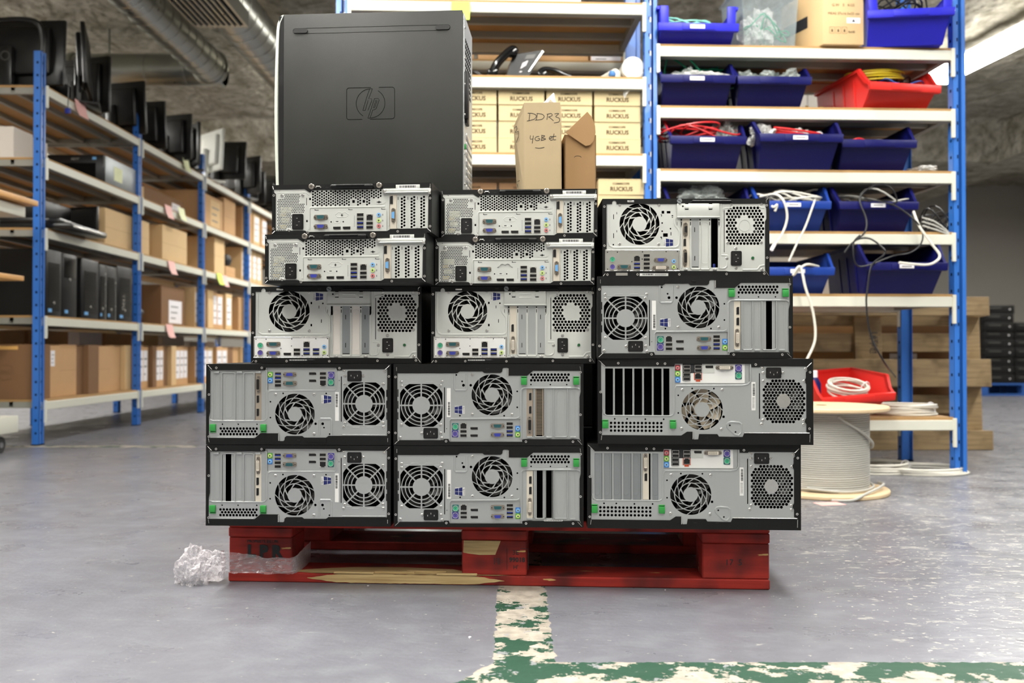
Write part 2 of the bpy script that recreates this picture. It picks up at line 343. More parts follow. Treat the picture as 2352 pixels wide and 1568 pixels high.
# ================================================================= THE ROOM
def floor_material():
    m = bpy.data.materials.new('painted_floor'); m.use_nodes = True; N = m.node_tree.nodes; L = m.node_tree.links; b = N['Principled BSDF']
    ge = N.new('ShaderNodeNewGeometry'); sp = N.new('ShaderNodeSeparateXYZ'); L.new(ge.outputs['Position'], sp.inputs[0])
    def noise_(scale, det=6, st=(1, 1, 1), rough=.5, off=(0, 0, 0)):
        mp = N.new('ShaderNodeMapping'); mp.inputs['Scale'].default_value = st; mp.inputs['Location'].default_value = off; L.new(ge.outputs['Position'], mp.inputs[0])
        n = N.new('ShaderNodeTexNoise'); n.inputs['Scale'].default_value = scale; n.inputs['Detail'].default_value = det; n.inputs['Roughness'].default_value = rough
        L.new(mp.outputs[0], n.inputs[0]); return n.outputs['Fac']
    def ma(op, a, bb=None, cc=None):
        n = N.new('ShaderNodeMath'); n.operation = op
        for i, v in enumerate((a, bb, cc)):
            if v is None: continue
            if isinstance(v, (int, float)): n.inputs[i].default_value = v
            else: L.new(v, n.inputs[i])
        return n.outputs[0]
    def step(v, lo, hi, smooth=False):
        n = N.new('ShaderNodeMapRange'); L.new(v, n.inputs[0]); n.inputs[1].default_value = lo; n.inputs[2].default_value = hi
        if smooth: n.interpolation_type = 'SMOOTHSTEP'
        return n.outputs[0]
    def mixc(f, a, c):
        n = N.new('ShaderNodeMix'); n.data_type = 'RGBA'; L.new(f, n.inputs[0])
        if isinstance(a, tuple): n.inputs[6].default_value = a
        else: L.new(a, n.inputs[6])
        if isinstance(c, tuple): n.inputs[7].default_value = c
        else: L.new(c, n.inputs[7])
        return n.outputs[2]
    X, Y = sp.outputs[0], sp.outputs[1]
    base = mixc(step(noise_(1.6, 5), .35, .7), rgb('67676e'), rgb('75757d'))
    base = mixc(step(noise_(14, 6, (1, 1.6, 1)), .45, .9), base, rgb('7e8086'))
    # worn flecks and scuffs, denser on the right
    dens = step(X, .35, 1.0, True)
    fl = ma('GREATER_THAN', ma('ADD', noise_(55, 3, (1, 1.3, 1), .6), ma('MULTIPLY', dens, .075)), .70)
    fl2 = ma('MULTIPLY', ma('GREATER_THAN', ma('ADD', noise_(22, 7, (.7, 1.4, 1), .7), ma('MULTIPLY', dens, .09)), .672), .7)
    sc = ma('MULTIPLY', ma('GREATER_THAN', ma('ADD', noise_(9, 9, (.5, 3, 1), .75, (3, 1, 0)), ma('MULTIPLY', dens, .04)), .645), .4)
    base = mixc(fl, base, rgb('bab7b0')); base = mixc(fl2, base, rgb('a9a7a3')); base = mixc(sc, base, rgb('a3a3a2'))
    spk = ma('GREATER_THAN', noise_(120, 2, (1, 1, 1), .5, (7, 2, 0)), .72); base = mixc(ma('MULTIPLY', spk, .6), base, rgb('4c4c50'))
    # painted lines, green worn through to cream
    wob = ma('MULTIPLY', ma('SUBTRACT', noise_(45, 8), .5), .020)
    def band(v, lo, hi):
        a = ma('GREATER_THAN', ma('ADD', v, wob), lo); c = ma('LESS_THAN', ma('ADD', v, wob), hi); return ma('MULTIPLY', a, c)
    l1 = ma('MULTIPLY', band(X, -.031, .072), band(Y, 1.36, 2.3))
    l2 = ma('MULTIPLY', band(Y, 1.30, 1.487), ma('GREATER_THAN', ma('ADD', ma('ADD', X, ma('MULTIPLY', wob, 2)), ma('MULTIPLY', ma('SUBTRACT', Y, 1.39), -.6)), -.089))
    l3 = ma('MULTIPLY', ma('MULTIPLY', band(Y, 4.78, 4.87), ma('LESS_THAN', X, -1.5)), ma('GREATER_THAN', noise_(3, 5), .45))
    line = ma('MAXIMUM', ma('MAXIMUM', l1, l2), l3)
    cream = mixc(step(noise_(40, 6), .35, .7), rgb('938b80'), rgb('b3ab9e'))
    gn = noise_(11, 9, (1, 1.3, 1), .66, (2.3, .7, 0))
    gm = ma('GREATER_THAN', ma('ADD', gn, ma('MULTIPLY', step(Y, 1.62, 1.48), .03)), .515)
    cols = mixc(gm, cream, rgb('1b4230'))
    grey_ = ma('GREATER_THAN', noise_(24, 8, (1, 1, 1), .7, (9, 9, 0)), .60); cols = mixc(ma('MULTIPLY', grey_, .8), cols, rgb('8f8f92'))
    out = mixc(line, base, cols); L.new(out, b.inputs['Base Color'])
    rg = N.new('ShaderNodeMapRange'); L.new(noise_(7, 6), rg.inputs[0]); rg.inputs[1].default_value = .3; rg.inputs[2].default_value = .7; rg.inputs[3].default_value = .24; rg.inputs[4].default_value = .42
    rr = ma('ADD', rg.outputs[0], ma('MULTIPLY', line, .25)); L.new(rr, b.inputs['Roughness'])
    hgt = ma('ADD', ma('MULTIPLY', noise_(5, 5, (1, 1.8, 1)), .6), ma('MULTIPLY', noise_(38, 5, (1, 1.8, 1)), .32)); hgt = ma('SUBTRACT', hgt, ma('MULTIPLY', ma('MULTIPLY', line, ma('SUBTRACT', 1, gm)), .12))
    bp = N.new('ShaderNodeBump'); bp.inputs['Strength'].default_value = .5; bp.inputs['Distance'].default_value = .006; L.new(hgt, bp.inputs['Height']); L.new(bp.outputs[0], b.inputs['Normal'])
    MAT['painted_floor'] = m
floor_material()
def ceiling_material():
    m = bpy.data.materials.new('sprayed_ceiling'); m.use_nodes = True; N = m.node_tree.nodes; L = m.node_tree.links; b = N['Principled BSDF']
    ge = N.new('ShaderNodeNewGeometry'); b.inputs['Roughness'].default_value = .95; b.inputs['Specular IOR Level'].default_value = .1
    n1 = N.new('ShaderNodeTexNoise'); n1.inputs['Scale'].default_value = 7; n1.inputs['Detail'].default_value = 8; n1.inputs['Roughness'].default_value = .62; L.new(ge.outputs['Position'], n1.inputs[0])
    v = N.new('ShaderNodeTexVoronoi'); v.inputs['Scale'].default_value = 16; v.feature = 'SMOOTH_F1'; L.new(ge.outputs['Position'], v.inputs[0])
    ad = N.new('ShaderNodeMath'); ad.operation = 'MULTIPLY_ADD'; L.new(v.outputs['Distance'], ad.inputs[0]); ad.inputs[1].default_value = -.5; L.new(n1.outputs['Fac'], ad.inputs[2])
    bp = N.new('ShaderNodeBump'); bp.inputs['Strength'].default_value = 1; bp.inputs['Distance'].default_value = .16; L.new(ad.outputs[0], bp.inputs['Height']); L.new(bp.outputs[0], b.inputs['Normal'])
    cr = N.new('ShaderNodeValToRGB'); cr.color_ramp.elements[0].position = .35; cr.color_ramp.elements[1].position = .7
    cr.color_ramp.elements[0].color = rgb('9a9482'); cr.color_ramp.elements[1].color = rgb('dcd7c8'); L.new(n1.outputs['Fac'], cr.inputs[0]); L.new(cr.outputs[0], b.inputs['Base Color'])
    MAT['sprayed_ceiling'] = m
ceiling_material()
mat('wall_grey', 'aaa69e', .85, 0, .04, 3, .1, 60)
mat('wall_white', 'cfccc4', .85, 0, .04, 3, .1, 60)
YB = 13.5
struct('floor', MB('painted_floor').box(-6.4, 8, -5, YB + .2, -.1, 0))
# ceiling with real lumps
def ceil_mesh():
    x0, x1, y0, y1 = -6.4, 8, -5, YB + .2; nx, ny = 170, 187; vs = []; fs = []
    for j in range(ny + 1):
        for i in range(nx + 1):
            x = x0 + (x1 - x0) * i / nx; y = y0 + (y1 - y0) * j / ny
            z = CEIL + .04 * noise.noise(Vector((x * 1.3, y * 1.3, 0))) + .035 * noise.noise(Vector((x * 4, y * 4, 3)))
            vs.append((x, y, z))
    for j in range(ny):
        for i in range(nx): a = j * (nx + 1) + i; fs.append((a, a + nx + 1, a + nx + 2, a + 1))
    return MB('sprayed_ceiling').add(vs, fs)
c_ = ceil_mesh(); c_.box(-6.4, 8, -5, YB + .2, CEIL + .1, CEIL + .25)
tag(link('ceiling', c_.mesh('ceiling', ang=80)), kind='structure')
struct('wall_back', MB('wall_grey').box(-6.4, 8, YB, YB + .2, 0, CEIL + .1))
struct('wall_left', MB('wall_white').box(-6.6, -6.4, -5, YB + .2, 0, CEIL + .1))
struct('wall_right', MB('wall_grey').box(8, 8.2, -5, YB + .2, 0, CEIL + .1))
struct('wall_front', MB('wall_white').box(-6.4, 8, -5.2, -5, 0, CEIL + .1))
struct('trim_1', MB('sprayed_ceiling').prismx([(9.6, CEIL + .05), (9.9, 2.62), (10.5, 2.62), (10.8, CEIL + .05)], -6.4, 8))
struct('trim_2', MB('sprayed_ceiling').box(5.35, 5.75, 4, YB, 2.6, CEIL + .08))

# ---- light fixtures
fb = MB('fixture_white').box(-.10, .10, -1.25, 1.25, -.02, .02).box(-.03, .03, -1.0, -.95, .02, .16).box(-.03, .03, .95, 1.0, .02, .16).box(-.12, .12, -1.27, -1.24, -.075, .0).box(-.12, .12, 1.24, 1.27, -.075, .0).mesh('fixture_body')
ft = MB('tube_light').prism([(-.125, -.01), (-.12, -.05), (-.08, -.075), (.08, -.075), (.12, -.05), (.125, -.01)], -1.24, 1.24).mesh('tube')
fp = ['above the right aisle, seen at the upper right', 'added unseen to brighten the far right', 'above the near end of the right aisle', 'over the right rack front', 'over the computer stack',
      'deep behind the central rack', 'over the left aisle far end', 'added as unseen fill behind the camera left', 'added as unseen fill behind the camera right', 'over the near left aisle', 'at the far end of the left aisle', 'behind the left rack', 'far behind the left rack']
for i, (x, y, L_, w) in enumerate(FIX):
    r = thing('ceiling_light', 'white tube ceiling light ' + fp[i], 'ceiling light', (x, y, CEIL - .135), 0.127 if i == 0 else 0, 'fluorescent ceiling lights')
    r.scale = (1, L_ / 2.5, 1)
    link('housing', fb, r)
    link('diffuser', ft, r, label='glowing white diffuser')

# ---- ducts
def duct(label, p0, p1, r, seam=.14, rib=.004):
    d = thing('ventilation_duct', label, 'duct', p0, 0, 'spiral ventilation ducts')
    v = Vector(p1) - Vector(p0); L_ = v.length; M = v.to_track_quat('Z', 'Y').to_matrix().to_4x4()
    prof = [(r, 0)]; z = seam
    while z < L_ - .02:
        prof += [(r, z - .006), (r + rib, z - .003), (r + rib, z + .003), (r, z + .006)]; z += seam
    prof.append((r, L_))
    link('pipe', MB('duct').lathe(prof, 36, 0, M).mesh('duct'), d)
    for t_ in (.25, .75): q_ = v * t_; link('hanger', MB('duct_dark').cyl(q_ + Vector((0, 0, r * .9)), q_ + Vector((0, 0, CEIL + .06 - p0[2])), .006, 8).mesh('hanger'), d)
    for zz in (.0, L_ - .05): link('collar', MB('duct').lathe([(r + .004, zz), (r + .012, zz + .01), (r + .012, zz + .04), (r + .004, zz + .05)], 36, 0, M).mesh('collar'), d)
    return d
duct('long silver spiral duct running along the left side of the ceiling', (-2.28, 3.0, 2.66), (-2.28, 6.75, 2.66), .125)
duct('short silver cross duct reaching left below the ceiling, under the left duct end', (-3.4, 6.86, 2.68), (-2.22, 6.86, 2.68), .12, .3)
d2 = duct('wide silver spiral duct above the tall black tower, with a square grille', (-1.72, 3.4, 2.62), (-1.72, 9.0, 2.62), .15)
g = MB('duct', 'void'); g.box(-.16, .16, 1.1, 1.87, -.19, -.10)
for k in range(9): g.box(-.15 + k * .033, -.14 + k * .033, 1.13, 1.84, -.2, -.19, 0); g.box(-.135 + k * .033, -.122 + k * .033, 1.15, 1.82, -.193, -.189, 1)
link('grille', g.mesh('grille'), d2)
duct('horizontal silver duct crossing the far end of the left aisle', (-6.3, 11.6, 2.62), (-2.2, 11.6, 2.62), .17, .3)

# ================================================================= RED PALLET
def pallet(root, wood_, block_, L_=1.2, D_=.8, front_label=None):
    def b(n, x0, x1, y0, y1, z0, z1, m=wood_): return link(n, MB(m).rbox(-(x1 - x0) / 2, (x1 - x0) / 2, -(y1 - y0) / 2, (y1 - y0) / 2, -(z1 - z0) / 2, (z1 - z0) / 2, .0025, 0, 1).mesh(n), root, ((x0 + x1) / 2, (y0 + y1) / 2, (z0 + z1) / 2))
    for y0, y1 in ((0, .1), (D_ / 2 - .0725, D_ / 2 + .0725), (D_ - .1, D_)): b('skid_board', 0, L_, y0, y1, 0, .022)
    for x0, x1 in ((0, .145), (L_ / 2 - .0725, L_ / 2 + .0725), (L_ - .145, L_)):
        for y0, y1 in ((0, .1), (D_ / 2 - .0725, D_ / 2 + .0725), (D_ - .1, D_)): b('block', x0 + .001, x1 - .001, y0 + .002, y1, .022, .1, block_)
        b('stringer_board', x0, x1, 0, D_, .1, .122)
    for y0, w in ((0, .145), (.185, .1), (.3275, .145), (.515, .1), (D_ - .145, .145)): b('deck_board', 0, L_, y0, y0 + w, .122, .144)
A0 = P(527, 1328, 2.02); A1 = P(1769, 1352, 1.935)
rp_rz = atan2(1.932 - 2.005, PX(1770, 1.932) - PX(526, 2.005))
rp = thing('pallet', 'worn red wooden pallet under the stacked computers, chipped along its front board', 'pallet', (PX(526, 2.005), 2.005, 0), rp_rz)
pallet(rp, 'red_wood', 'red_wood', 1.195)
# raw splintered patch along the front skid
rv = random.Random(5)
def splint(x0, x1, z0, z1, seed, top=False):
    r = random.Random(seed); n = 40; up = []; lo = []
    for i in range(n + 1):
        t = i / n; e = min(1, min(t, 1 - t) * 6); x = x0 + (x1 - x0) * t
        up.append((x, z1 - (1 - e) * (z1 - z0) * .5 - r.random() * .0015)); lo.append((x, z0 + (1 - e) * (z1 - z0) * .4 + r.random() * .0015))
    return up + lo[::-1]
link('bare_wood_patch', MB('raw_wood').prism(splint(.18, .62, .0015, .0226, 1), -.0012, .003).mesh('p'), rp, label='pale splintered bare wood')
bp_ = MB('raw_wood'); poly = [(.13, .012), (.19, -.001), (.42, -.0014), (.60, -.0014), (.66, .008), (.55, .018), (.5, .05), (.38, .062), (.28, .058), (.22, .045), (.17, .03)]
bp_.add([(x, y, .0228) for x, y in poly], [tuple(range(len(poly)))]); link('bare_wood_patch', bp_.mesh('p'), rp, label='pale splintered bare wood')
for i, x in enumerate((.24, .33, .4, .47, .53)): link('splinter', MB('raw_wood').rbox(x, x + .09, -.004 + .01 * (i % 3), .004 + .01 * (i % 3), .022, .0265, .001, 0, 1).mesh('s'), rp)
# stencilled marks
def on_red(s, x, z, size, bold=.0, m='ink'): link('stencil_mark', text_mesh(s, size, m, .0002, 0, 'CENTER', bold), rp, (x, -.0008 + .002, z))
on_red('L P R', .082, .067, .036, .0022); on_red('PROPRIETE DE LPR', .078, .090, .0085, .0001)
on_red('3E', .645, .073, .015); on_red('99018', .648, .057, .014, .0004); on_red("H'", .645, .041, .013); on_red('|I||:', .606, .055, .016)
link('stencil_mark', MB('ink').box(.625, .626, .0008, .0015, .036, .082).box(.672, .673, .0008, .0015, .036, .082).box(.655, .672, .0008, .0015, .082, .0828).mesh('fr'), rp)
on_red('17  5', 1.118, .058, .018)
link('bare_wood_patch', MB('raw_wood').prism([(.53, .0985), (.612, .0985), (.606, .083), (.60, .068), (.565, .067), (.54, .07), (.529, .072)], .0006, .003).mesh('p'), rp, label='scuffed bare wood on centre block')

# plastic stretch film on left block + heap on the floor
def crumple(name, label, cat, loc, size, seed, m='plastic_film', sub=4, amp=.5, freq=2.2, group=None, parent=None, rz=0, flat=True):
    bm = bmesh.new(); bmesh.ops.create_icosphere(bm, subdivisions=sub, radius=1)
    for v in bm.verts:
        p = v.co.copy(); n1 = noise.noise(p * freq + Vector((seed * 7.1, 0, 0))); n2 = noise.noise(p * freq * 2.7 + Vector((0, seed * 3.3, 0))); n3 = noise.noise(p * freq * 6 + Vector((0, 0, seed)))
        k = 1 + amp * n1 * 1.3 - amp * abs(n2) * 1.2 + amp * .22 * n3; v.co = Vector((p.x * size[0], p.y * size[1], (p.z) * size[2])) * k
        if flat: v.co.z = max(v.co.z, -size[2] * .55)
    zmin = min(v.co.z for v in bm.verts)
    for v in bm.verts: v.co.z -= zmin
    me = bpy.data.meshes.new(name); bm.to_mesh(me); bm.free(); me.materials.append(MAT[m])
    if m == 'bag_black': me.polygons.foreach_set('use_smooth', [True] * len(me.polygons))
    o = link(name, me, parent, loc, (0, 0, rz))
    if label: tag(o, label, cat, group)
    return o
def wrap_band():
    vs = []; n, k = 90, 12; pts = spline([(-.02, .03, 0), (-.012, -.008, 0), (.04, -.011, 0), (.11, -.010, 0), (.15, -.008, 0), (.158, .03, 0), (.156, .11, 0)], 15); n = len(pts)
    r = random.Random(3)
    for i, p in enumerate(pts):
        for j in range(k):
            z = .022 + (.041 + .006 * sin(i * .09)) * j / (k - 1); q = noise.noise(Vector((i * .11, j * .55, 0))) * .008 + noise.noise(Vector((i * .3, j * 1.1, 4))) * .003
            vs.append((p.x, p.y - abs(q) * 1.3, z + q * .4))
    fs = [(i * k + j, (i + 1) * k + j, (i + 1) * k + j + 1, i * k + j + 1) for i in range(n - 1) for j in range(k - 1)]
    return MB('plastic_film').add(vs, fs)
wf = thing('stretch_film', 'clear crumpled plastic film wound round the left pallet block and trailing on the floor', 'plastic film', (PX(526, 2.005), 2.005, 0), rp_rz)
link('wound_band', wrap_band().mesh('w', False), wf)
crumple('loose_tail', None, None, (-.035, -.012, .008), (.034, .03, .042), 3, parent=wf, sub=4, amp=.30, freq=1.5)
crumple('loose_tail', None, None, (-.072, -.02, .0), (.038, .04, .050), 9, parent=wf, sub=4, amp=.34, freq=1.5)
for i, (px, py, s) in enumerate(((1080, 1462, .004), (568, 1330, .003), (1525, 1350, .0025), (848, 1341, .003))):
    Y = .517 * F / (py - 805); crumple('paint_flake', 'white flake of debris ' + ['lying on the floor in front of the pallet', 'on the floor below the left pallet block', 'by the right half of the front board', 'below the splintered board'][i], 'debris', (PX(px, Y), Y - (.012 if i else 0), 0), (s, s, s * .5), i, 'paper_white', 1)
# ================================================================= COMPUTER PARTS (all face -y, centred on x/z, panel surface at y = 0)
K = {}
def once(k, fn):
    if k not in K: K[k] = fn()
    return K[k]
def frame_rect(mb, w, h, t, y0, y1, mi=0):
    mb.box(-w / 2, w / 2, y0, y1, h / 2 - t, h / 2, mi).box(-w / 2, w / 2, y0, y1, -h / 2, -h / 2 + t, mi).box(-w / 2, -w / 2 + t, y0, y1, -h / 2 + t, h / 2 - t, mi).box(w / 2 - t, w / 2, y0, y1, -h / 2 + t, h / 2 - t, mi); return mb
def m_usb(col, w=.0145, h=.0068):
    m = frame_rect(MB('steel_bright', 'port_black', col), w, h, .0007, -.0016, .001)
    m.box(-w / 2 + .0007, w / 2 - .0007, -.0002, .001, -h / 2 + .0007, h / 2 - .0007, 1)
    return m.box(-w / 2 + .0014, w / 2 - .0014, -.0013, 0, .0002, h / 2 - .0014, 2).mesh('usb')
def nut(m, x, z=0, mi=0, r=.0026):
    m.cyl((x, .0, z), (x, -.0035, z), r, 6, mi); m.disc((x, z), r * .45, -.0037, -.0034, 8, 2)
def m_dsub(col, w=.0185, h=.0085, pins=(5, 5, 5), shell='nickel', nuts=.0125):
    m = MB(shell, col, 'port_black')
    p = [(-w / 2 + .001, -h / 2), (w / 2 - .001, -h / 2), (w / 2, h / 2), (-w / 2, h / 2)] if False else [(-w / 2, h / 2 - .001), (-w / 2 + .001, h / 2), (w / 2 - .001, h / 2), (w / 2, h / 2 - .001), (w / 2 - .0018, -h / 2), (-w / 2 + .0018, -h / 2)]
    m.prism(rrect(-w / 2 - .006, w / 2 + .006, -h / 2 - .0008, h / 2 + .0008, .003), -.0008, .0005, 0)
    m.prism(p, -.005, 0, 0); q = [(x * .9, z * .8) for x, z in p]; m.prism(q, -.0052, -.0045, 1)
    for r_, n in enumerate(pins):
        z = (len(pins) - 1) / 2 - r_; z *= h * .24
        for i in range(n): x = (i - (n - 1) / 2) * w * .7 / max(n - 1, 1) + (0.0006 if r_ % 2 else 0); m.disc((x, z), .00045, -.0054, -.005, 6, 2)
    nut(m, -nuts); nut(m, nuts); return m.mesh('dsub')
def m_dvi(insert='dvi_white', w=.0235, h=.008):
    m = MB('nickel', insert, 'port_black'); m.prism(rrect(-w / 2 - .007, w / 2 + .007, -.0042, .0042, .004), -.0008, .0005, 0)
    m.prism(rrect(-w / 2, w / 2, -h / 2, h / 2, .002), -.005, 0, 0); m.prism(rrect(-w / 2 + .0009, w / 2 - .0009, -h / 2 + .0009, h / 2 - .0009, .0015), -.0052, -.0045, 1)
    for r_ in range(3):
        for i in range(8): m.box(-.0078 + i * .0019, -.0069 + i * .0019, -.0054, -.005, -.0024 + r_ * .0019, -.0015 + r_ * .0019, 2)
    m.box(.0074, .0104, -.0054, -.005, -.0001, .0002, 2).box(.0083, .0088, -.0054, -.005, -.002, .002, 2)
    nut(m, -.0155); nut(m, .0155); return m.mesh('dvi')
def m_dp(w=.0165, h=.0062):
    m = MB('steel_bright', 'port_black'); p = [(-w / 2, -h / 2 + .0018), (-w / 2 + .0018, -h / 2), (w / 2, -h / 2), (w / 2, h / 2), (-w / 2, h / 2)]
    m.prism(p, -.0008, .0005, 0); m.prism([(x * .93, z * .82) for x, z in p], -.0011, 0, 1); return m.box(-w * .33, w * .33, -.0016, -.001, -.0002, .0009, 1).mesh('dp')
def m_eth(w=.0135, h=.0125):
    m = frame_rect(MB('steel_bright', 'port_black', 'jack_lime'), w, h, .0006, -.0015, .001)
    m.box(-w / 2 + .0006, w / 2 - .0006, -.0004, .001, -h / 2 + .0006, h / 2 - .0006, 1)
    m.box(-w / 2 + .0006, -w / 2 + .003, -.0013, 0, h / 2 - .0024, h / 2 - .0006, 0).box(w / 2 - .003, w / 2 - .0006, -.0013, 0, h / 2 - .0024, h / 2 - .0006, 0)
    return m.mesh('eth')
def m_jack(col, sq=None):
    m = MB(col, 'port_black', 'steel_bright', sq or col)
    if sq: m.prism(rrect(-.0058, .0058, -.0062, .0062, .0015), -.0005, .0005, 3)
    m.ring((0, 0), .0016, .0042, -.002, 0, 18, 0); m.ring((0, 0), .0013, .0019, -.0024, 0, 14, 2); return m.disc((0, 0), .0015, -.0008, 0, 12, 1).mesh('jack')
def m_ps2(col, sq=None):
    m = MB(col, 'port_black', 'steel_bright', sq or col)
    if sq: m.prism(rrect(-.0070, .0070, -.0076, .0076, .002), -.0005, .0005, 3)
    m.ring((0, 0), .0052, .0062, -.0022, 0, 24, 2); m.disc((0, 0), .0053, -.0014, 0, 20, 0)
    for a in range(6): an = a * pi / 3 + .5; m.disc((.003 * cos(an), .003 * sin(an)), .0006, -.0016, -.001, 6, 1)
    return m.box(-.0006, .0006, -.0017, -.001, -.0012, .0012, 1).mesh('ps2')
def m_socket(w=.031, h=.0225):    # mains inlet, horizontal
    m = MB('black_plastic', 'port_black', 'steel_bright'); m.prism(rrect(-w / 2, w / 2, -h / 2, h / 2, .003), -.0022, .001, 0)
    a, c = w / 2 - .004, h / 2 - .0035; ch = .0045
    m.prism([(-a, -c), (a, -c), (a, c - ch), (a - ch, c), (-a + ch, c), (-a, c - ch)], -.0024, -.0018, 1)
    for x, z in ((-.007, -.001), (.007, -.001), (0, .0032)): m.box(x - .0006, x + .0006, -.0032, -.002, z - .0016, z + .0016, 2)
    return m.mesh('socket')
def m_screw(r=.0034, cross=True):
    m = MB('steel_bright', 'ink_grey'); m.lathe([(r, 0), (r, .0006), (r * .75, .0014), (.0004, .0016)], 16, 0, Matrix.Rotation(pi / 2, 4, 'X'))
    if cross: m.box(-r * .5, r * .5, -.0018, -.0012, -r * .1, r * .1, 1).box(-r * .1, r * .1, -.0018, -.0012, -r * .5, r * .5, 1)
    return m.mesh('screw')
def m_rivet():
    m = MB('white_sticker', 'ink', 'steel_bright'); m.ring((0, 0), .0011, .0026, -.0008, .0002, 16, 2); return m.disc((0, 0), .0012, -.0004, .0002, 10, 1).mesh('rivet')
def m_thumb():
    m = MB('nickel', 'ink'); m.cyl((0, 0, 0), (0, -.006, 0), .0058, 22, 0); m.cyl((0, -.006, 0), (0, -.0068, 0), .0058, 22, 0, .0048)
    return m.box(-.003, .003, -.0071, -.0066, -.0005, .0005, 1).box(-.0005, .0005, -.0071, -.0066, -.003, .003, 1).mesh('thumb')
def m_clip():
    m = MB('clip_green', 'void'); m.rbox(-.0063, .0063, -.006, 0, -.0085, .0062, .001); m.rbox(-.0068, .0068, -.0035, 0, .0075, .0092, .0005); return m.box(-.0055, .0055, -.0012, 0, .0060, .0078, 1).mesh('clip')
def m_barcode(w, h, frac=(.1, .55), vert=False, back='white_sticker', inkm='ink', seed=1, lines=True):
    m = MB(back, inkm, 'ink_grey'); m.box(-w / 2, w / 2, -.0004, 0, -h / 2, h / 2, 0); r = random.Random(seed); x = -w / 2 + w * frac[0]; e = -w / 2 + w * frac[1]
    while x < e:
        b = r.choice((.0006, .001, .0017)); m.box(x, min(x + b, e), -.0006, -.0003, -h * .2, h * .35, 1); x += b + r.choice((.0006, .0011))
    if lines:
        x = e + w * .06
        while x < w / 2 - .004:
            b = r.uniform(.001, .003); m.box(x, x + b, -.0006, -.0003, h * .05, h * .2, 2); m.box(x, x + b, -.0006, -.0003, -h * .25, -h * .1, 2); x += b + .0008
    if vert: m.xf(Matrix.Rotation(pi / 2, 4, 'Y'))
    return m.mesh('barcode', False)
def m_winlogo(flip=False):
    m = MB('white_sticker', 'logo_blue', 'ink_grey'); m.box(-.0075, .0135, -.0003, 0, -.0082, .0082, 0)
    m.prism([(-.0078, -.0062), (-.0006, -.0074), (-.0006, -.0004), (-.0078, -.0004)], -.0006, -.0002, 1); m.prism([(-.0078, .0062), (-.0006, .0074), (-.0006, .0004), (-.0078, .0004)], -.0006, -.0002, 1)
    m.prism([(.0002, -.0075), (.0080, -.0088), (.0080, -.0004), (.0002, -.0004)], -.0006, -.0002, 1); m.prism([(.0002, .0075), (.0080, .0088), (.0080, .0004), (.0002, .0004)], -.0006, -.0002, 1)
    m.meshdata(text_mesh('Windows', .0036, 'ink_grey', .0001), 2, Matrix.Translation((.0117, -.0005, 0)) @ Matrix.Rotation(pi / 2, 4, 'Y'))
    m.meshdata(text_mesh('Pro', .0036, 'ink_grey', .0001), 2, Matrix.Translation((.0095, -.0005, .0035)) @ Matrix.Rotation(pi / 2, 4, 'Y'))
    return m.mesh('logo', False)
def m_led(): return MB('led_green', 'steel').disc((0, 0), .003, -.002, 0, 14, 0).ring((0, 0), .003, .0038, -.0008, 0, 14, 1).mesh('led')
def m_fan(R, beige=False):
    m = MB('fan_beige' if beige else 'fan_dark'); m.cyl((0, .004, 0), (0, .02, 0), R * .38, 24, 0)
    for k in range(7):
        a0 = k * 2 * pi / 7; vs = []
        for i in range(6):
            r = R * (.36 + .62 * i / 5)
            for j in range(4): a = a0 + j * .24 + i * .09; vs.append((r * cos(a), .004 + .013 * j / 3, r * sin(a)))
        fs = [(i * 4 + j, i * 4 + j + 1, (i + 1) * 4 + j + 1, (i + 1) * 4 + j) for i in range(5) for j in range(3)]
        m.add(vs, fs); m.add([(x, y + .0008, z) for x, y, z in vs], [f[::-1] for f in fs])
    return m.mesh('fan')
def swirl(cx, cz, R, n=11, sgn=1, hub=.34):
    out = []
    for (r0, r1, gap, nn, off, sl) in ((hub + .02, .545, .045, 6, .0, 2.6), (.59, .765, .030, n, .1, 2.3), (.81, 1.0, .026, n, .22, 1.35)):
        ang = lambda r, r0=r0, sl=sl: sgn * sl * (r - r0) / 1.7
        for k in range(nn):
            a = k * 2 * pi / nn + off; wv = 2 * pi / nn; p = []
            g0, g1 = gap / r0, gap / r1; S = 5 if nn > 6 else 8
            for i in range(S + 1): t = a + g0 + (wv - 2 * g0) * i / S; rr = r0; p.append((rr, t + ang(rr) * 1.7))
            for i in range(S + 1)[::-1]: t = a + g1 + (wv - 2 * g1) * i / S; p.append((r1, t + ang(r1) * 1.7))
            out.append([(cx + R * r * cos(t), cz + R * r * sin(t)) for r, t in p])
    return out
def radial(cx, cz, s, bands, clipv):
    out = []
    for r0, r1 in bands:
        for k in range(8):
            a0 = k * pi / 4; w = 4.2 / r0 if k % 4 in (0, 3) else 3.2 / r0; w0, w1 = 6.5 / r0, 6.5 / r1; S = 6
            p = [(r0, a0 + w0 + (pi / 4 - 2 * w0) * i / S) for i in range(S + 1)] + [(r1, a0 + w1 + (pi / 4 - 2 * w1) * i / S) for i in range(S + 1)[::-1]]
            out.append([(cx + s * max(-clipv, min(clipv, r * cos(t))), cz + s * max(-clipv, min(clipv, r * sin(t)))) for r, t in p])
    return out
def hexes(x0, x1, z0, z1, px, pz, r, ok, n=6, rot=0, stag=True):
    out = []; j = 0; z = z0
    while z <= z1 + 1e-6:
        x = x0 + (px / 2 if (stag and j % 2) else 0)
        while x <= x1 + 1e-6:
            if ok(x, z): out.append(circ(x, z, r, n, rot))
            x += px
        z += pz; j += 1
    return out

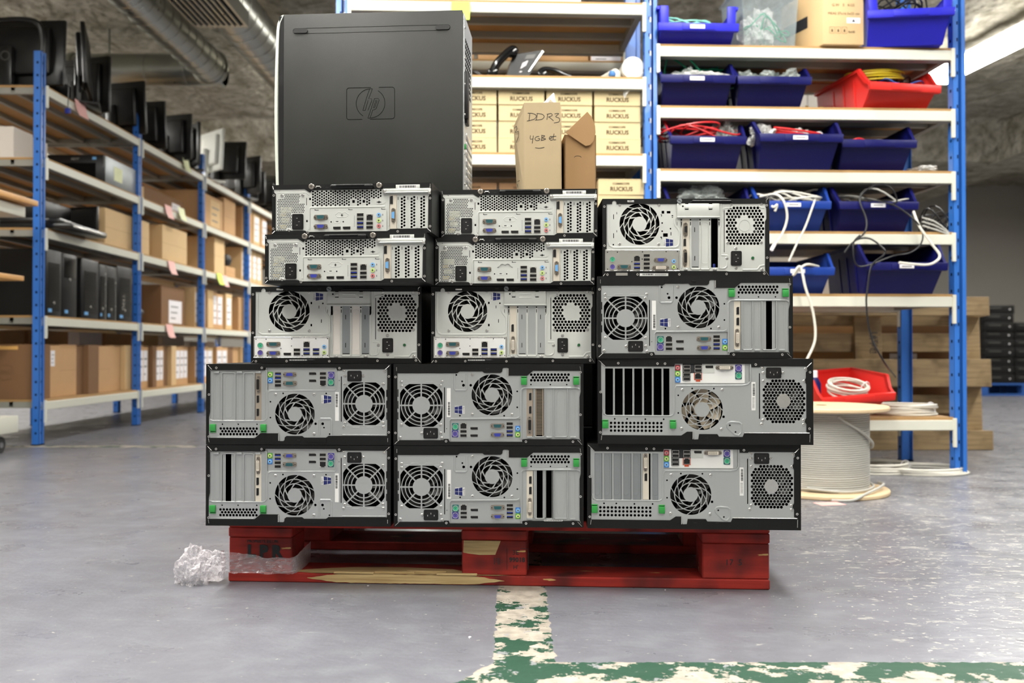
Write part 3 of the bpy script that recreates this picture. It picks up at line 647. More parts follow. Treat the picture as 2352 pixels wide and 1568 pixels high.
class Unit:
    """one computer lying with its rear panel towards -y. crop pixel coordinates (x right, y down) map onto the panel."""
    def __init__(s, label, rectpx, W, H, D, pos, group, flip=False, name='tower_computer', cat='computer'):
        (xl, Zl, xr, Zr, zb, zt) = pos; s.x0, s.y0, s.x1, s.y1 = rectpx; s.W, s.H, s.D = W, H, D; s.flip = flip
        a = Vector((PX(xl, Zl), Zl, zb)); b = Vector((PX(xr, Zr), Zr, zb)); d = b - a
        s.r = thing(name, label, cat, a, atan2(d.y, d.x), group); s.r.scale = (d.length / W, 1, (zt - zb) / H)
    def c(s, x, y): return ((x - s.x0) / (s.x1 - s.x0) * s.W, (s.y1 - y) / (s.y1 - s.y0) * s.H)
    def _l(s, x, y, z): return (s.W - x, y, s.H - z) if s.flip else (x, y, z)
    def full(s, name, me, label=None, parent=None):
        if parent: return link(name, me, parent, label=label)
        return link(name, me, s.r, s._l(0, 0, 0), (0, pi if s.flip else 0, 0), label=label)
    def at(s, name, key, fn, x, y, roll=0, yo=0, label=None, parent=None):
        X, Z = s.c(x, y); me = once(key, fn)
        if parent: return link(name, me, parent, (X, yo, Z), (0, radians(roll), 0), label=label)
        return link(name, me, s.r, s._l(X, yo, Z), (0, (pi if s.flip else 0) + radians(roll), 0), label=label)
    def screws(s, pts, yo=0, kind='screw'):
        for x, y in pts: s.at(kind, kind, {'screw': m_screw, 'rivet': m_rivet, 'thumb_screw': m_thumb}[kind], x, y, 0, yo)
    def poly(s, pts): return [s.c(x, y) for x, y in pts]
    def casing(s, t=.0012):
        W, H, D = s.W, s.H, s.D
        def f():
            m = MB('black_steel', 'void', 'black_plastic'); y0 = .0012
            for (x0, x1, z0, z1) in ((0, W, 0, t), (0, W, H - t, H), (0, t, t, H - t), (W - t, W, t, H - t)): m.box(x0, x1, y0, D - .03, z0, z1, 0)
            m.rbox(0, W, D - .03, D, 0, H, .006, 2); m.box(t, W - t, .075, .076, t, H - t, 1)
            for (x0, x1, z0, z1) in ((t, W - t, t, t + .001), (t, W - t, H - t - .001, H - t), (t, t + .001, t, H - t), (W - t - .001, W - t, t, H - t)): m.box(x0, x1, .004, .075, z0, z1, 1)
            return m.mesh('casing')
        return s.full('casing', once(('casing', W, H, D, t), f))

def ridge(s, pts, r=.0016, m='steel', y=-.0002): return MB(m).tube([(a[0], y, a[1]) for a in [s.c(*p) for p in pts]], r, 8, 0, sy=.6)
def ridge_into(mb, s, pts, r=.0015, y=0): mb.tube([(a[0], y, a[1]) for a in [s.c(*p) for p in pts]], r, 8, 0, sy=.6)

# ----------------------------------------------------------------- type B / A : tower with radial supply fan and green clips
RB = (10, 62, 1725, 795)
def tower_b(label, pos, slots, flip=False, card='cream', strip=False):
    u = Unit(label, RB, .4036, .1715, .40, pos, 'towers with green clips', flip); c = u.c; sc = .4036 / 1715
    u.casing()
    def frame():
        o = u.poly([(10, 62), (1725, 62), (1725, 795), (10, 795)])
        h = u.poly([(45, 145), (585, 145), (610, 128), (812, 128), (830, 142), (975, 142), (992, 130), (995, 105), (1005, 96), (1040, 96), (1046, 105), (1046, 166), (1218, 166), (1272, 122), (1690, 122), (1700, 150), (1700, 310), (1690, 360), (1690, 725), (1700, 760), (1680, 738), (1182, 738), (1178, 762), (518, 762), (508, 737), (465, 737), (462, 748), (45, 748), (44, 200)])
        m = MB('black_steel', 'steel_bright', 'port_black').meshdata(plate_mesh([o], [h], -.0004, .0016, 'black_steel'))
        m.prism(rrect(*[v for v in (c(605, 85)[0], c(790, 85)[0], c(0, 125)[1], c(0, 88)[1])], .001), -.0014, -.0003, 0)
        for (a, b) in (((22, 782), (62, 745)), ((1710, 785), (1672, 745)), ((38, 90), (38, 125)), ((1694, 84), (1700, 118))): m.tube([(*[c(*a)[0]], -.0008, c(*a)[1]), (c(*b)[0], -.0008, c(*b)[1])], .0006, 6, 1)
        m.box(c(1043, 0)[0], c(1050, 0)[0], -.003, 0, c(0, 165)[1], c(0, 100)[1], 1); m.box(c(845, 0)[0], c(875, 0)[0], -.0012, -.0003, c(0, 110)[1], c(0, 100)[1], 2)
        return m.mesh('frame')
    u.full('frame', once('B_frame', frame), 'black powder-coated rear frame')
    def panel():
        o = u.poly([(42, 66), (1705, 66), (1705, 790), (42, 790)]); H = []
        H += swirl(*c(900, 340), 184 * sc, 11, -1)
        H += radial(*c(260, 435), sc, ((80, 110), (119, 144), (152, 176), (184, 222)), 192)
        for j, y in enumerate((157, 183, 208)):
            for i in range(12 - (j % 2)): H.append(circ(*c(1255 + 30.5 * i + (15 if j % 2 else 0), y), 12 * sc, 10))
        for x, y, r in ((1252, 247, 7), (1427, 247, 7), (1575, 247, 7), (1128, 308, 8), (1128, 452, 8), (1010, 528, 8), (610, 528, 8), (578, 160, 8), (630, 218, 8), (642, 253, 13), (708, 253, 12), (490, 645, 4)): H.append(circ(*c(x, y), r * sc, 10))
        H.append(u.poly([(466, 272), (474, 272), (474, 682), (466, 682)]))
        H.append(rrect(c(515, 0)[0], c(1166, 0)[0], c(0, 765)[1], c(0, 556)[1], 16 * sc))           # io opening
        H.append(u.poly([(1172, 765), (1172, 300), (1180, 285), (1195, 279), (1670, 279), (1685, 285), (1692, 305), (1692, 765)]))   # slot opening
        for y0, y1 in ((290, 358), (395, 465), (497, 562)): H.append(u.poly([(46, y0), (54, y0), (54, y1), (46, y1)]))
        m = MB('steel').meshdata(plate_mesh([o], H, .0012, .001))
        # recesses behind the openings, and the embossed ribs
        m.box(c(512, 0)[0], c(1172, 0)[0], .0042, .0050, c(0, 768)[1], c(0, 553)[1])
        m.prismx([(.0022, c(0, 553)[1]), (.0042, c(0, 559)[1]), (.0048, c(0, 559)[1]), (.0026, c(0, 551)[1])], c(512, 0)[0], c(1172, 0)[0])
        ridge_into(m, u, [(560, 140), (560, 285), (570, 298), (660, 298), (672, 285), (672, 150)], .0022, .0012)
        ridge_into(m, u, [(1163, 738), (1163, 300), (1180, 282), (1200, 276), (1668, 276), (1690, 290)], .0018, .0012)
        ridge_into(m, u, [(514, 755), (514, 575), (530, 556), (1120, 552), (1148, 540), (1156, 500), (1156, 300)], .0015, .0012)
        ridge_into(m, u, [(60, 152), (460, 152)], .0012, .0012); ridge_into(m, u, [(1278, 126), (1685, 126)], .0011, .0012)
        ridge_into(m, u, [(78, 238), (160, 238), (168, 222), (235, 222)], .0007, .0012); ridge_into(m, u, [(235, 238), (292, 238), (300, 222), (368, 222)], .0007, .0012); ridge_into(m, u, [(368, 238), (455, 238)], .0007, .0012)
        # slot dividers with rounded feet
        for x0, x1 in ((1283, 1376), (1458, 1582)): ridge_into(m, u, [(x0, 285), (x0, 705), (x0 + 12, 718), (x1 - 12, 718), (x1, 705), (x1, 285)], .0014, .0016)
        for x in (1272, 1450): m.box(c(x, 0)[0], c(x + 9, 0)[0], .0022, .003, c(0, 720)[1], c(0, 280)[1])
        m.box(c(1172, 0)[0], c(1692, 0)[0], .003, .0036, c(0, 742)[1], c(0, 716)[1]); m.box(c(1172, 0)[0], c(1214, 0)[0], .0028, .0034, c(0, 742)[1], c(0, 280)[1]); m.box(c(1662, 0)[0], c(1694, 0)[0], .0028, .0034, c(0, 742)[1], c(0, 280)[1])
        for x in (1240, 1415, 1630): m.rbox(c(x - 25, 0)[0], c(x + 25, 0)[0], -.001, .002, c(0, 727)[1], c(0, 712)[1], .0006)
        return m.mesh('panel')
    u.full('rear_panel', once('B_panel', panel), 'silver rear panel with vents')
    # slots, left to right in the upright view
    sx = ((1213, 1268), (1290, 1370), (1386, 1442), (1464, 1576), (1590, 1662))
    for (a, b), k in zip(sx, slots):
        a2, b2 = a, b
        if k == 'cover':
            def f(a=a, b=b):
                m = MB('steel'); m.box(c(a - 9, 0)[0], c(b + 10, 0)[0], .0034, .0042, c(0, 716)[1], c(0, 280)[1]); w = (b - a) * .28
                m.tube([(p[0], .0034, p[1]) for p in rrect(c(a + w * .7, 0)[0], c(b - w * .7, 0)[0], c(0, 690)[1], c(0, 305)[1], (b - a - 1.4 * w) / 2 * sc)], .0004, 5, 0, True); return m.mesh('cover')
            u.full('slot_cover', once(('B_cover', a), f))
        elif k == 'grille':
            def f(a=a, b=b):
                m = MB('bracket_beige'); x0, x1 = c(1300, 0)[0], c(1356, 0)[0]; m.box(x0 - .0022, x0, .0034, .0042, c(0, 716)[1], c(0, 280)[1]); m.box(x1, x1 + .0022, .0034, .0042, c(0, 716)[1], c(0, 280)[1])
                for i in range(40): z = c(0, 700)[1] + i * .00248; m.box(x0, x1, .0034, .0040, z, z + .0009)
                return m.mesh('grille')
            u.full('vented_bracket', once('B_grille', f))
        elif k == 'open':
            def f(a=a, b=b):
                m = MB('steel'); e = (b - a) * .14 if b - a > 60 else 0
                if b - a > 100: m.box(c(a, 0)[0], c(a + 30, 0)[0], .0034, .0042, c(0, 716)[1], c(0, 280)[1]); m.box(c(b - 30, 0)[0], c(b, 0)[0], .0034, .0042, c(0, 716)[1], c(0, 280)[1])
                else: m.box(c(a - 2, 0)[0], c(a + e + 2, 0)[0], .0034, .0042, c(0, 716)[1], c(0, 280)[1]); m.box(c(b - e - 2, 0)[0], c(b + 2, 0)[0], .0034, .0042, c(0, 716)[1], c(0, 280)[1])
                return m.mesh('divider')
            u.full('slot_divider', once(('B_div', a), f))
        elif k in ('cream', 'dark'):
            def f(a=a, b=b, k=k): return MB('bracket_cream' if k == 'cream' else 'bracket_beige').box(c(a, 0)[0], c(b, 0)[0], .0026, .0034, c(0, 712)[1], c(0, 280)[1]).mesh('br')
            br = u.full('graphics_card', once(('B_card', a, k), f), 'cream metal card bracket' if k == 'cream' else 'grey brown metal card bracket')
            X = (a + b) / 2
            if k == 'cream': ys = (370, 465); dv = 610
            else: ys = (355, 475); dv = 610
            for y in ys: u.at('display_port', 'dp', m_dp, X + 5, y, 90, .0026, parent=br)
            u.at('dvi_port', 'dvi' + k, (lambda: m_dvi()) if k == 'cream' else (lambda: m_dvi('port_black')), X, dv, 90, .0026, parent=br)
    u.at('supply_fan', 'fanB1', lambda: m_fan(.045), 260, 435, 0, .004); u.at('case_fan', 'fanB2', lambda: m_fan(.043), 900, 340, 12, .004)
    u.screws([(80, 225), (447, 222), (82, 262), (435, 258), (82, 612), (437, 612), (265, 687), (437, 687), (70, 727), (447, 732), (722, 160), (722, 518), (1080, 518)], .0012)
    u.screws([(28, 178), (28, 683), (486, 757), (1206, 760), (1630, 760), (1698, 517), (1698, 135)], -.0004, 'rivet')
    u.at('power_socket', 'socket', m_socket, 347, 686, 0, .0012)
    for x in (1189, 1660): u.at('green_clip', 'clip', m_clip, x, 212, 0, .0012)
    u.at('barcode_label', 'bcB', lambda: m_barcode(.061, .0083, (.48, .94), True, lines=False), 509, 410, 0, .0012, 'white vertical barcode sticker')
    u.at('licence_sticker', 'win', m_winlogo, 597, 475, 0, .0012, 'blue four-pane logo on a white sticker')
    if strip: u.at('paper_slip', 'slip', lambda: m_barcode(.039, .0028, (.02, .98), lines=False), 1452, 733, 0, -.0009)
    y = .0042
    u.at('keyboard_port', 'ps2gs', lambda: m_ps2('ps2_green', 'square_teal'), 568, 628, 0, y); u.at('mouse_port', 'ps2vs', lambda: m_ps2('ps2_purple', 'square_violet'), 566, 692, 0, y)
    u.at('network_port', 'eth', m_eth, 642, 620, 0, y)
    for yy in (670, 708): u.at('usb_port', 'usbk', lambda: m_usb('port_black'), 642, yy, 0, y)
    for yy in (643, 708): u.at('display_port', 'dp', m_dp, 738, yy, 0, y)
    u.at('serial_port', 'serial', lambda: m_dsub('serial_teal', .0185, .0085, (5, 4)), 950, 620, 0, y); u.at('vga_port', 'vga', lambda: m_dsub('vga_blue', .0165, .0082), 950, 700, 0, y)
    for yy, k in ((600, 'k'), (635, 'k'), (670, 'b'), (706, 'b')): u.at('usb_port', 'usb' + k, lambda k=k: m_usb('port_black' if k == 'k' else 'usb_blue'), 1060, yy, 0, y)
    u.at('audio_jack', 'jbs', lambda: m_jack('jack_blue', 'square_blue'), 1134, 645, 0, y); u.at('audio_jack', 'jgs', lambda: m_jack('jack_lime', 'square_green'), 1134, 698, 0, y)
    if flip: pass
    return u

G1 = [u for u in ()]
tower_b('tower computer lying upside down, leftmost in the second row up, all slots covered', (474, 1.908, 898, 1.897, .3165, .4885), ('dark', 'cover', 'cover', 'cover', 'cover'), True)
tower_b('tower computer upside down at the lower left corner of the stack, one open slot', (474, 1.908, 898, 1.897, .144, .3155), ('cream', 'cover', 'cover', 'open', 'cover'), True)
tower_b('tower computer in the centre column, second row up, with a striped vent slot', (904, 1.893, 1340, 1.888, .3165, .4885), ('dark', 'grille', 'cover', 'cover', 'cover'))
tower_b('tower computer at the bottom of the centre column, two open black slots', (905, 1.893, 1340, 1.888, .144, .3155), ('cream', 'open', 'open', 'cover', 'cover'), strip=True)
tower_b('tower computer in the right column, second from the top, radial fan at its left', (1372, 1.862, 1821.4, 1.852, .5005, .672), ('cream', 'cover', 'cover', 'open', 'cover'))

# ----------------------------------------------------------------- type C
RC = (32, 780, 1955, 1555)
def tower_c(label, pos, full):
    u = Unit(label, RC, .4425, .1775, .42, pos, 'wide towers with honeycomb supply vent'); c = u.c; sc = .4425 / 1923
    u.casing()
    def frame():
        o = u.poly([(32, 780), (1955, 780), (1955, 1555), (32, 1555)])
        h = u.poly([(62, 812), (100, 850), (722, 850), (727, 826), (1408, 826), (1412, 856), (1482, 856), (1492, 848), (1900, 848), (1905, 885), (1892, 900), (1892, 950), (1882, 970), (1885, 990), (1895, 1010), (1895, 1310), (1885, 1325), (1882, 1350), (1895, 1370), (1895, 1435), (1925, 1452), (1345, 1452), (1330, 1486), (1120, 1484), (1105, 1462), (942, 1462), (935, 1510), (897, 1512), (888, 1480), (885, 1441), (835, 1441), (783, 1476), (66, 1476), (70, 1450), (72, 1100), (62, 1080)])
        m = MB('black_steel', 'steel_bright', 'port_black').meshdata(plate_mesh([o], [h], -.0004, .0016, 'black_steel'))
        for a, b in (((1940, 815), (1900, 855)), ((40, 792), (98, 848)), ((1922, 1530), (1925, 1460)), ((62, 1520), (68, 1480)), ((1345, 1448), (1920, 1448))): m.tube([(c(*a)[0], -.0008, c(*a)[1]), (c(*b)[0], -.0008, c(*b)[1])], .0006, 6, 1)
        m.box(c(882, 0)[0], c(890, 0)[0], -.003, 0, c(0, 1508)[1], c(0, 1442)[1], 1)
        for x in (1010, 1208): m.box(c(x - 14, 0)[0], c(x + 14, 0)[0], -.0009, -.0003, c(0, 1500)[1], c(0, 1494)[1], 2)
        return m.mesh('frame')
    u.full('frame', once('C_frame', frame), 'black powder-coated rear frame')
    def panel():
        o = u.poly([(60, 786), (1935, 786), (1935, 1550), (60, 1550)]); H = swirl(*c(970, 1240), 185 * sc, 11, -1)
        for y in (1365, 1400, 1435):
            for i in range(14): H.append(circ(*c(152 + 34.8 * i, y), 12 * sc, 10))
        for x, y in ((185, 1328), (297, 1328), (461, 1330), (626, 1330), (757, 1112), (757, 1272), (882, 1050), (1076, 1050), (1218, 1382), (1268, 1442)): H.append(circ(*c(x, y), 8 * sc, 10))
        H.append(circ(*c(1162, 1305), 12 * sc, 10)); H.append(u.poly([(1477, 910), (1486, 910), (1486, 1322), (1477, 1322)]))
        H.append(u.poly([(728, 800), (1395, 800), (1395, 985), (1380, 1005), (728, 1005)]))
        H.append(u.poly([(82, 850), (700, 850), (700, 1270), (690, 1292), (108, 1292), (85, 1275)]))
        cx, cy = 1693, 1162
        def ok(x, z):
            X = x / sc + 32; Y = 1555 - z / (.1775 / 775); dx, dy = abs(X - cx), abs(Y - cy)
            return dx < 186 and dy < 190 and dx + dy < 300 and hypot(dx, dy) > 62
        H += hexes(c(1507, 0)[0], c(1885, 0)[0], c(0, 1348)[1], c(0, 975)[1], 30.6 * sc, 26.2 * sc, 14.6 * sc, ok, 6, pi / 6)
        m = MB('steel', 'steel_bright').meshdata(plate_mesh([o], H, .0012, .001))
        m.box(c(725, 0)[0], c(1400, 0)[0], .0038, .0045, c(0, 1010)[1], c(0, 795)[1])
        ridge_into(m, u, [(722, 1270), (722, 1060), (740, 1026), (1330, 1022), (1380, 1012), (1402, 985), (1402, 830)], .0018, .0012)
        ridge_into(m, u, [(78, 1240), (90, 1282), (115, 1300), (690, 1300), (712, 1285), (716, 1240), (716, 860)], .0016, .0012)
        ridge_into(m, u, [(1200, 1360), (1230, 1352), (1300, 1356), (1320, 1370), (1318, 1450), (1295, 1474), (1262, 1466), (1196, 1400), (1192, 1375), (1202, 1358)], .0020, .0012)
        m.disc(c(1693, 1160), 62 * sc, .0004, .0022, 30, 1)
        for r in (20, 38, 54): m.ring(c(1693, 1160), r * sc, (r + 3) * sc, .0000, .0006, 28, 1)
        for i in range(8): a = i * pi / 4 + .3; q = c(1693 + 40 * cos(a), 1160 + 40 * sin(a)); m.disc(q, 7 * sc, -.0002, .0006, 8, 1)
        for i in range(7):   # slot dividers
            x = 62 + 87.5 * i; m.box(c(x + 20, 0)[0], c(x + 37, 0)[0], .0012, .002, c(0, 1292)[1], c(0, 850)[1])
            if i: ridge_into(m, u, [(x + 28, 870), (x + 28, 1275)], .0014, .0012)
        m.box(c(678, 0)[0], c(702, 0)[0], .0014, .0021, c(0, 1294)[1], c(0, 850)[1]); m.box(c(82, 0)[0], c(700, 0)[0], .001, .0018, c(0, 868)[1], c(0, 850)[1])
        return m.mesh('panel')
    u.full('rear_panel', once('C_panel', panel), 'silver rear panel with vents')
    if full:
        for i in range(7):
            x = 97 + 87.5 * i
            def f(x=x, i=i):
                m = MB('bracket_cream' if i == 5 else 'steel_dull'); m.box(c(x - (13 if i != 5 else 2), 0)[0], c(x + (69 if i != 5 else 58), 0)[0], .0024, .0032, c(0, 1290)[1], c(0, 852)[1])
                if i != 5: m.tube([(p[0], .0024, p[1]) for p in rrect(c(x + 4, 0)[0], c(x + 52, 0)[0], c(0, 1250)[1], c(0, 882)[1], 23 * sc)], .0005, 5, 0, True)
                return m.mesh('cover')
            b = u.full('graphics_card' if i == 5 else 'slot_cover', once(('Ccov', i), f), 'cream metal card bracket' if i == 5 else None)
            if i == 5:
                u.at('dvi_port', 'dvicream', m_dvi, x + 28, 952, 270, .0024, parent=b); u.at('display_port', 'dp', m_dp, x + 31, 1085, 90, .0024, parent=b)
    u.at('case_fan', 'fanC' + str(full), lambda: m_fan(.043, not full), 970, 1240, 5, .004); u.at('supply_fan', 'fanC2', lambda: m_fan(.042), 1693, 1162, 0, .004)
    u.screws([(795, 1063), (1150, 1062), (787, 1415), (1143, 1418), (1515, 982), (1875, 982), (1512, 1335), (1870, 1335), (1500, 1370), (1510, 865), (1515, 908), (1690, 908), (1890, 870), (1870, 1372)], .0012)
    u.screws([(217, 820), (570, 824), (638, 824), (1447, 832), (1927, 900), (1920, 1408), (57, 1083), (55, 1450)], -.0004, 'rivet')
    u.at('power_socket', 'socket', m_socket, 1606, 907, 180, .0012)
    for x in (99, 708): u.at('green_clip', 'clip', m_clip, x, 1376, 0, .0012)
    u.at('barcode_label', 'bcC', lambda: m_barcode(.0585, .008, (.06, .48), True), 1428, 1118, 0, .0012, 'white vertical barcode sticker')
    def sheet():
        m = MB('white_sticker', 'ink', 'steel_pale'); z = lambda y: c(0, y)[1]; x = lambda v: c(v, 0)[0]
        m.box(x(726), x(1352), .0028, .0038, z(1000), z(800), 0); m.box(x(797), x(868), .0024, .0030, z(978), z(826), 1); m.box(x(866), x(972), .0024, .0030, z(910), z(826), 1); m.box(x(976), x(1084), .0024, .0030, z(910), z(826), 2); return m.mesh('sheet', False)
    u.full('port_sticker', once('C_sheet', sheet), 'white connector sticker with black fields')
    y = .0028
    for yy, a, b in ((862, 'jack_red', 'square_red'), (916, 'jack_lime', 'square_green'), (970, 'jack_blue', 'square_blue')): u.at('audio_jack', ('j', a), lambda a=a, b=b: m_jack(a, b), 752, yy, 0, y)
    for x, yy in ((835, 852), (835, 887), (833, 925), (833, 963), (936, 852), (936, 887)): u.at('usb_port', 'usbk', lambda: m_usb('port_black'), x, yy, 0, y - .0006)
    u.at('orange_surround', 'osur', lambda: MB('square_orange').box(-.0082, .0082, -.0006, 0, -.0085, .006).box(-.0045, .0045, -.0006, 0, -.012, -.0085).mesh('o'), 935, 935, 0, y, 'orange surround'); u.at('network_port', 'eth', m_eth, 935, 937, 0, y - .0006)
    u.at('display_port', 'dp', m_dp, 1036, 853, 0, y); u.at('dvi_port', 'dvicream', m_dvi, 1172, 860, 180, y)
    u.at('mouse_port', 'ps2vs', lambda: m_ps2('ps2_purple', 'square_violet'), 1297, 865, 0, y); u.at('keyboard_port', 'ps2gs', lambda: m_ps2('ps2_green', 'square_teal'), 1297, 933, 0, y)
    return u
tower_c('wide tower computer on the pallet at lower right, all slots covered, cream card bracket', (1348.5, 1.881, 1838.5, 1.857, .144, .3215), True)
tower_c('wide tower computer in the right column with seven open black slots and a beige fan', (1373, 1.868, 1867.5, 1.842, .3225, .5), False)

# ----------------------------------------------------------------- type D
RD = (85, 85, 2270, 1095)
def dconv(x, y): return ((x - 88) / 1552 * 2185 + 85, (y - 55) / 710 * 1010 + 85)
def tower_d(label, pos, variant, group='compact towers with large swirl fan'):
    u = Unit(label, RD, .368, .166, .36, pos, group); c = u.c; sc = .368 / 2185; V = variant; u.casing()
    def frame():
        o = u.poly([(85, 85), (2270, 85), (2270, 1095), (85, 1095)])
        h = u.poly([(140, 152), (212, 152), (212, 130), (225, 112), (242, 107), (258, 112), (270, 130), (270, 152), (2130, 150), (2222, 150), (2224, 190), (2232, 215), (2232, 345), (2214, 380), (2214, 925), (2215, 1028), (1740, 1028), (1700, 1022), (1100, 1018), (1090, 1026), (118, 1026), (118, 740), (140, 738)])
        m = MB('black_steel', 'steel_bright', 'port_black').meshdata(plate_mesh([o], [h], -.0004, .0016, 'black_steel'))
        m.tube([(c(1240, 0)[0], -.0005, c(0, 135)[1]), (c(1262, 0)[0], -.003, c(0, 118)[1]), (c(1760, 0)[0], -.003, c(0, 118)[1]), (c(1785, 0)[0], -.0005, c(0, 135)[1])], .0016, 8, 0)
        for a, b in (((95, 1085), (122, 1055)), ((2255, 1080), (2215, 1020)), ((2250, 88), (2228, 105)), ((2228, 105), (2228, 140))): m.tube([(c(*a)[0], -.0008, c(*a)[1]), (c(*b)[0], -.0008, c(*b)[1])], .0006, 6, 1)
        m.rbox(c(410, 0)[0], c(500, 0)[0], -.0025, -.0003, c(0, 135)[1], c(0, 108)[1], .001, 1); m.box(c(940, 0)[0], c(985, 0)[0], -.0007, -.0003, c(0, 120)[1], c(0, 107)[1], 2)
        return m.mesh('frame')
    u.full('frame', once('D_frame', frame), 'black powder-coated rear frame')
    covers = ((1140, 1215), (1262, 1345), (1385, 1470), (1510, 1595))
    def panel():
        o = u.poly([(115, 90), (2240, 90), (2240, 1090), (115, 1090)]); H = swirl(*c(572, 412), 262 * sc, 11, 1)
        cx, cy = 1945, 432
        def ok(x, z):
            X = x / sc + 85; Y = 1095 - z / (.166 / 1010); dx, dy = abs(X - cx), abs(Y - cy)
            return dx < 248 and dy < 236 and dx + dy < 420 and hypot(dx, dy) > 118
        H += hexes(c(1720, 0)[0], c(2192, 0)[0], c(0, 665)[1], c(0, 195)[1], 44.6 * sc, 38.4 * .166 / 1010, 19.5 * sc, ok, 6, pi / 6)
        H.append(u.poly([(1132, 340), (1602, 340), (1602, 975), (1132, 975)]))
        for x, y, r in ((1003, 305, 11), (470, 900, 6), (605, 866, 6)): H.append(circ(*c(x, y), r * sc, 8))
        for x0, x1, y0, y1 in ((948, 956, 335, 372), (980, 990, 515, 560), (845, 866, 285, 315), (845, 866, 575, 607), (1677, 1686, 232, 780), (1062, 1068, 385, 430)): H.append(u.poly([(x0, y0), (x1, y0), (x1, y1), (x0, y1)]))
        if V == 'alt':
            for x, y, w, h_ in ((652, 177, 24, 26), (705, 177, 34, 22), (675, 385, 44, 32), (632, 212, 8, 26), (632, 422, 8, 24), (702, 296, 14, 32), (193, 218, 7, 45), (193, 390, 7, 45), (222, 185, 5, 20), (222, 350, 5, 20)):
                a = dconv(x - w / 2, y - h_ / 2); b = dconv(x + w / 2, y + h_ / 2); H.append(u.poly([a, (b[0], a[1]), b, (a[0], b[1])]))
            for x, y in ((740, 220), (645, 275), (722, 327), (645, 350), (190, 472)): H.append(circ(*c(*dconv(x, y)), 11 * sc, 8))
            H = [h for h in H if not (len(h) == 4 and abs(h[0][0] - c(948, 0)[0]) < .002)]
        m = MB('steel_pale', 'steel', 'void', 'steel_bright').meshdata(plate_mesh([o], H, .0012, .001))
        ridge_into(m, u, [(165, 170), (165, 640), (180, 690), (225, 715), (1040, 715), (1075, 700), (1092, 665), (1092, 510), (1080, 480), (1040, 430), (1028, 400), (1028, 350)], .0022, .0012)
        ridge_into(m, u, [(1640, 145), (1640, 440), (1620, 465), (1620, 990), (1690, 985), (1715, 960), (1720, 900)], .0022, .0012)
        ridge_into(m, u, [(1665, 250), (1665, 215), (1700, 205), (1790, 200)], .0016, .0012); ridge_into(m, u, [(1645, 815), (1725, 820)], .0016, .0012)
        ridge_into(m, u, [(2130, 150), (2135, 185), (2160, 200), (2205, 202)], .0016, .0012); ridge_into(m, u, [(1920, 1005), (2110, 1005), (2150, 955), (2205, 945)], .0020, .0012)
        for i, x in enumerate((1120, 1240, 1365, 1490, 1612)): m.box(c(x - 14, 0)[0], c(x + 14, 0)[0], .0012, .0022, c(0, 975)[1], c(0, 340)[1]); ridge_into(m, u, [(x, 460), (x, 985)], .0018, .0010); m.box(c(x - 9, 0)[0], c(x + 9, 0)[0], .0006, .0012, c(0, 365)[1], c(0, 348)[1], 2); m.box(c(x - 4, 0)[0], c(x + 4, 0)[0], .0006, .0012, c(0, 428)[1], c(0, 385)[1], 2)
        ridge_into(m, u, [(1240, 980), (1255, 998), (1350, 998), (1365, 985), (1380, 998), (1480, 998), (1490, 980)], .0018, .0010)
        m.ring(c(1945, 432), 70 * sc, 76 * sc, .0006, .0014, 30, 0)
        m.rbox(c(1152, 0)[0], c(1200, 0)[0], -.002, .001, c(0, 1012)[1], c(0, 992)[1], .0005, 3); m.rbox(c(1530, 0)[0], c(1580, 0)[0], -.002, .001, c(0, 1012)[1], c(0, 992)[1], .0005, 3)
        return m.mesh('panel')
    u.full('rear_panel', once(('D_panel', V), panel), 'pale metal rear panel with vents')
    def retainer():
        m = MB('steel_pale', 'void'); x0, x1 = c(1062, 0)[0], c(1614, 0)[0]; z0, z1 = c(0, 335)[1], c(0, 148)[1]; m.rbox(x0, x1, -.0025, .0012, z0 + .002, z1, .0008); m.rbox(x0 - .001, x1 + .001, -.006, .0005, z0, z0 + .0026, .0008)
        for a in (1187, 1498): m.rbox(c(a - 26, 0)[0], c(a + 26, 0)[0], -.004, -.0024, c(0, 218)[1], c(0, 182)[1], .0005); m.box(c(a - 24, 0)[0], c(a + 24, 0)[0], -.0028, -.0024, c(0, 230)[1], c(0, 219)[1], 1); m.box(c(a - 22, 0)[0], c(a + 22, 0)[0], -.0028, -.0024, c(0, 156)[1], c(0, 148)[1], 1)
        if V != 'alt':
            for y in (185, 233): m.tube([(c(1262, 0)[0], -.0026, c(0, y)[1]), (c(1425, 0)[0], -.0026, c(0, y)[1])], .0014, 6, 0, sy=.5)
        m.disc(c(1136, 185), 11 * sc, -.0027, -.0024, 10, 1); return m.mesh('retainer')
    u.full('slot_retainer', once(('D_ret', V), retainer))
    kinds = {'plain': ('w', 'g', 'w', 'g'), 'card': ('card', 'g', 'w2', 'g'), 'alt': ('card2', 'g', 'w', 'open')}[V]
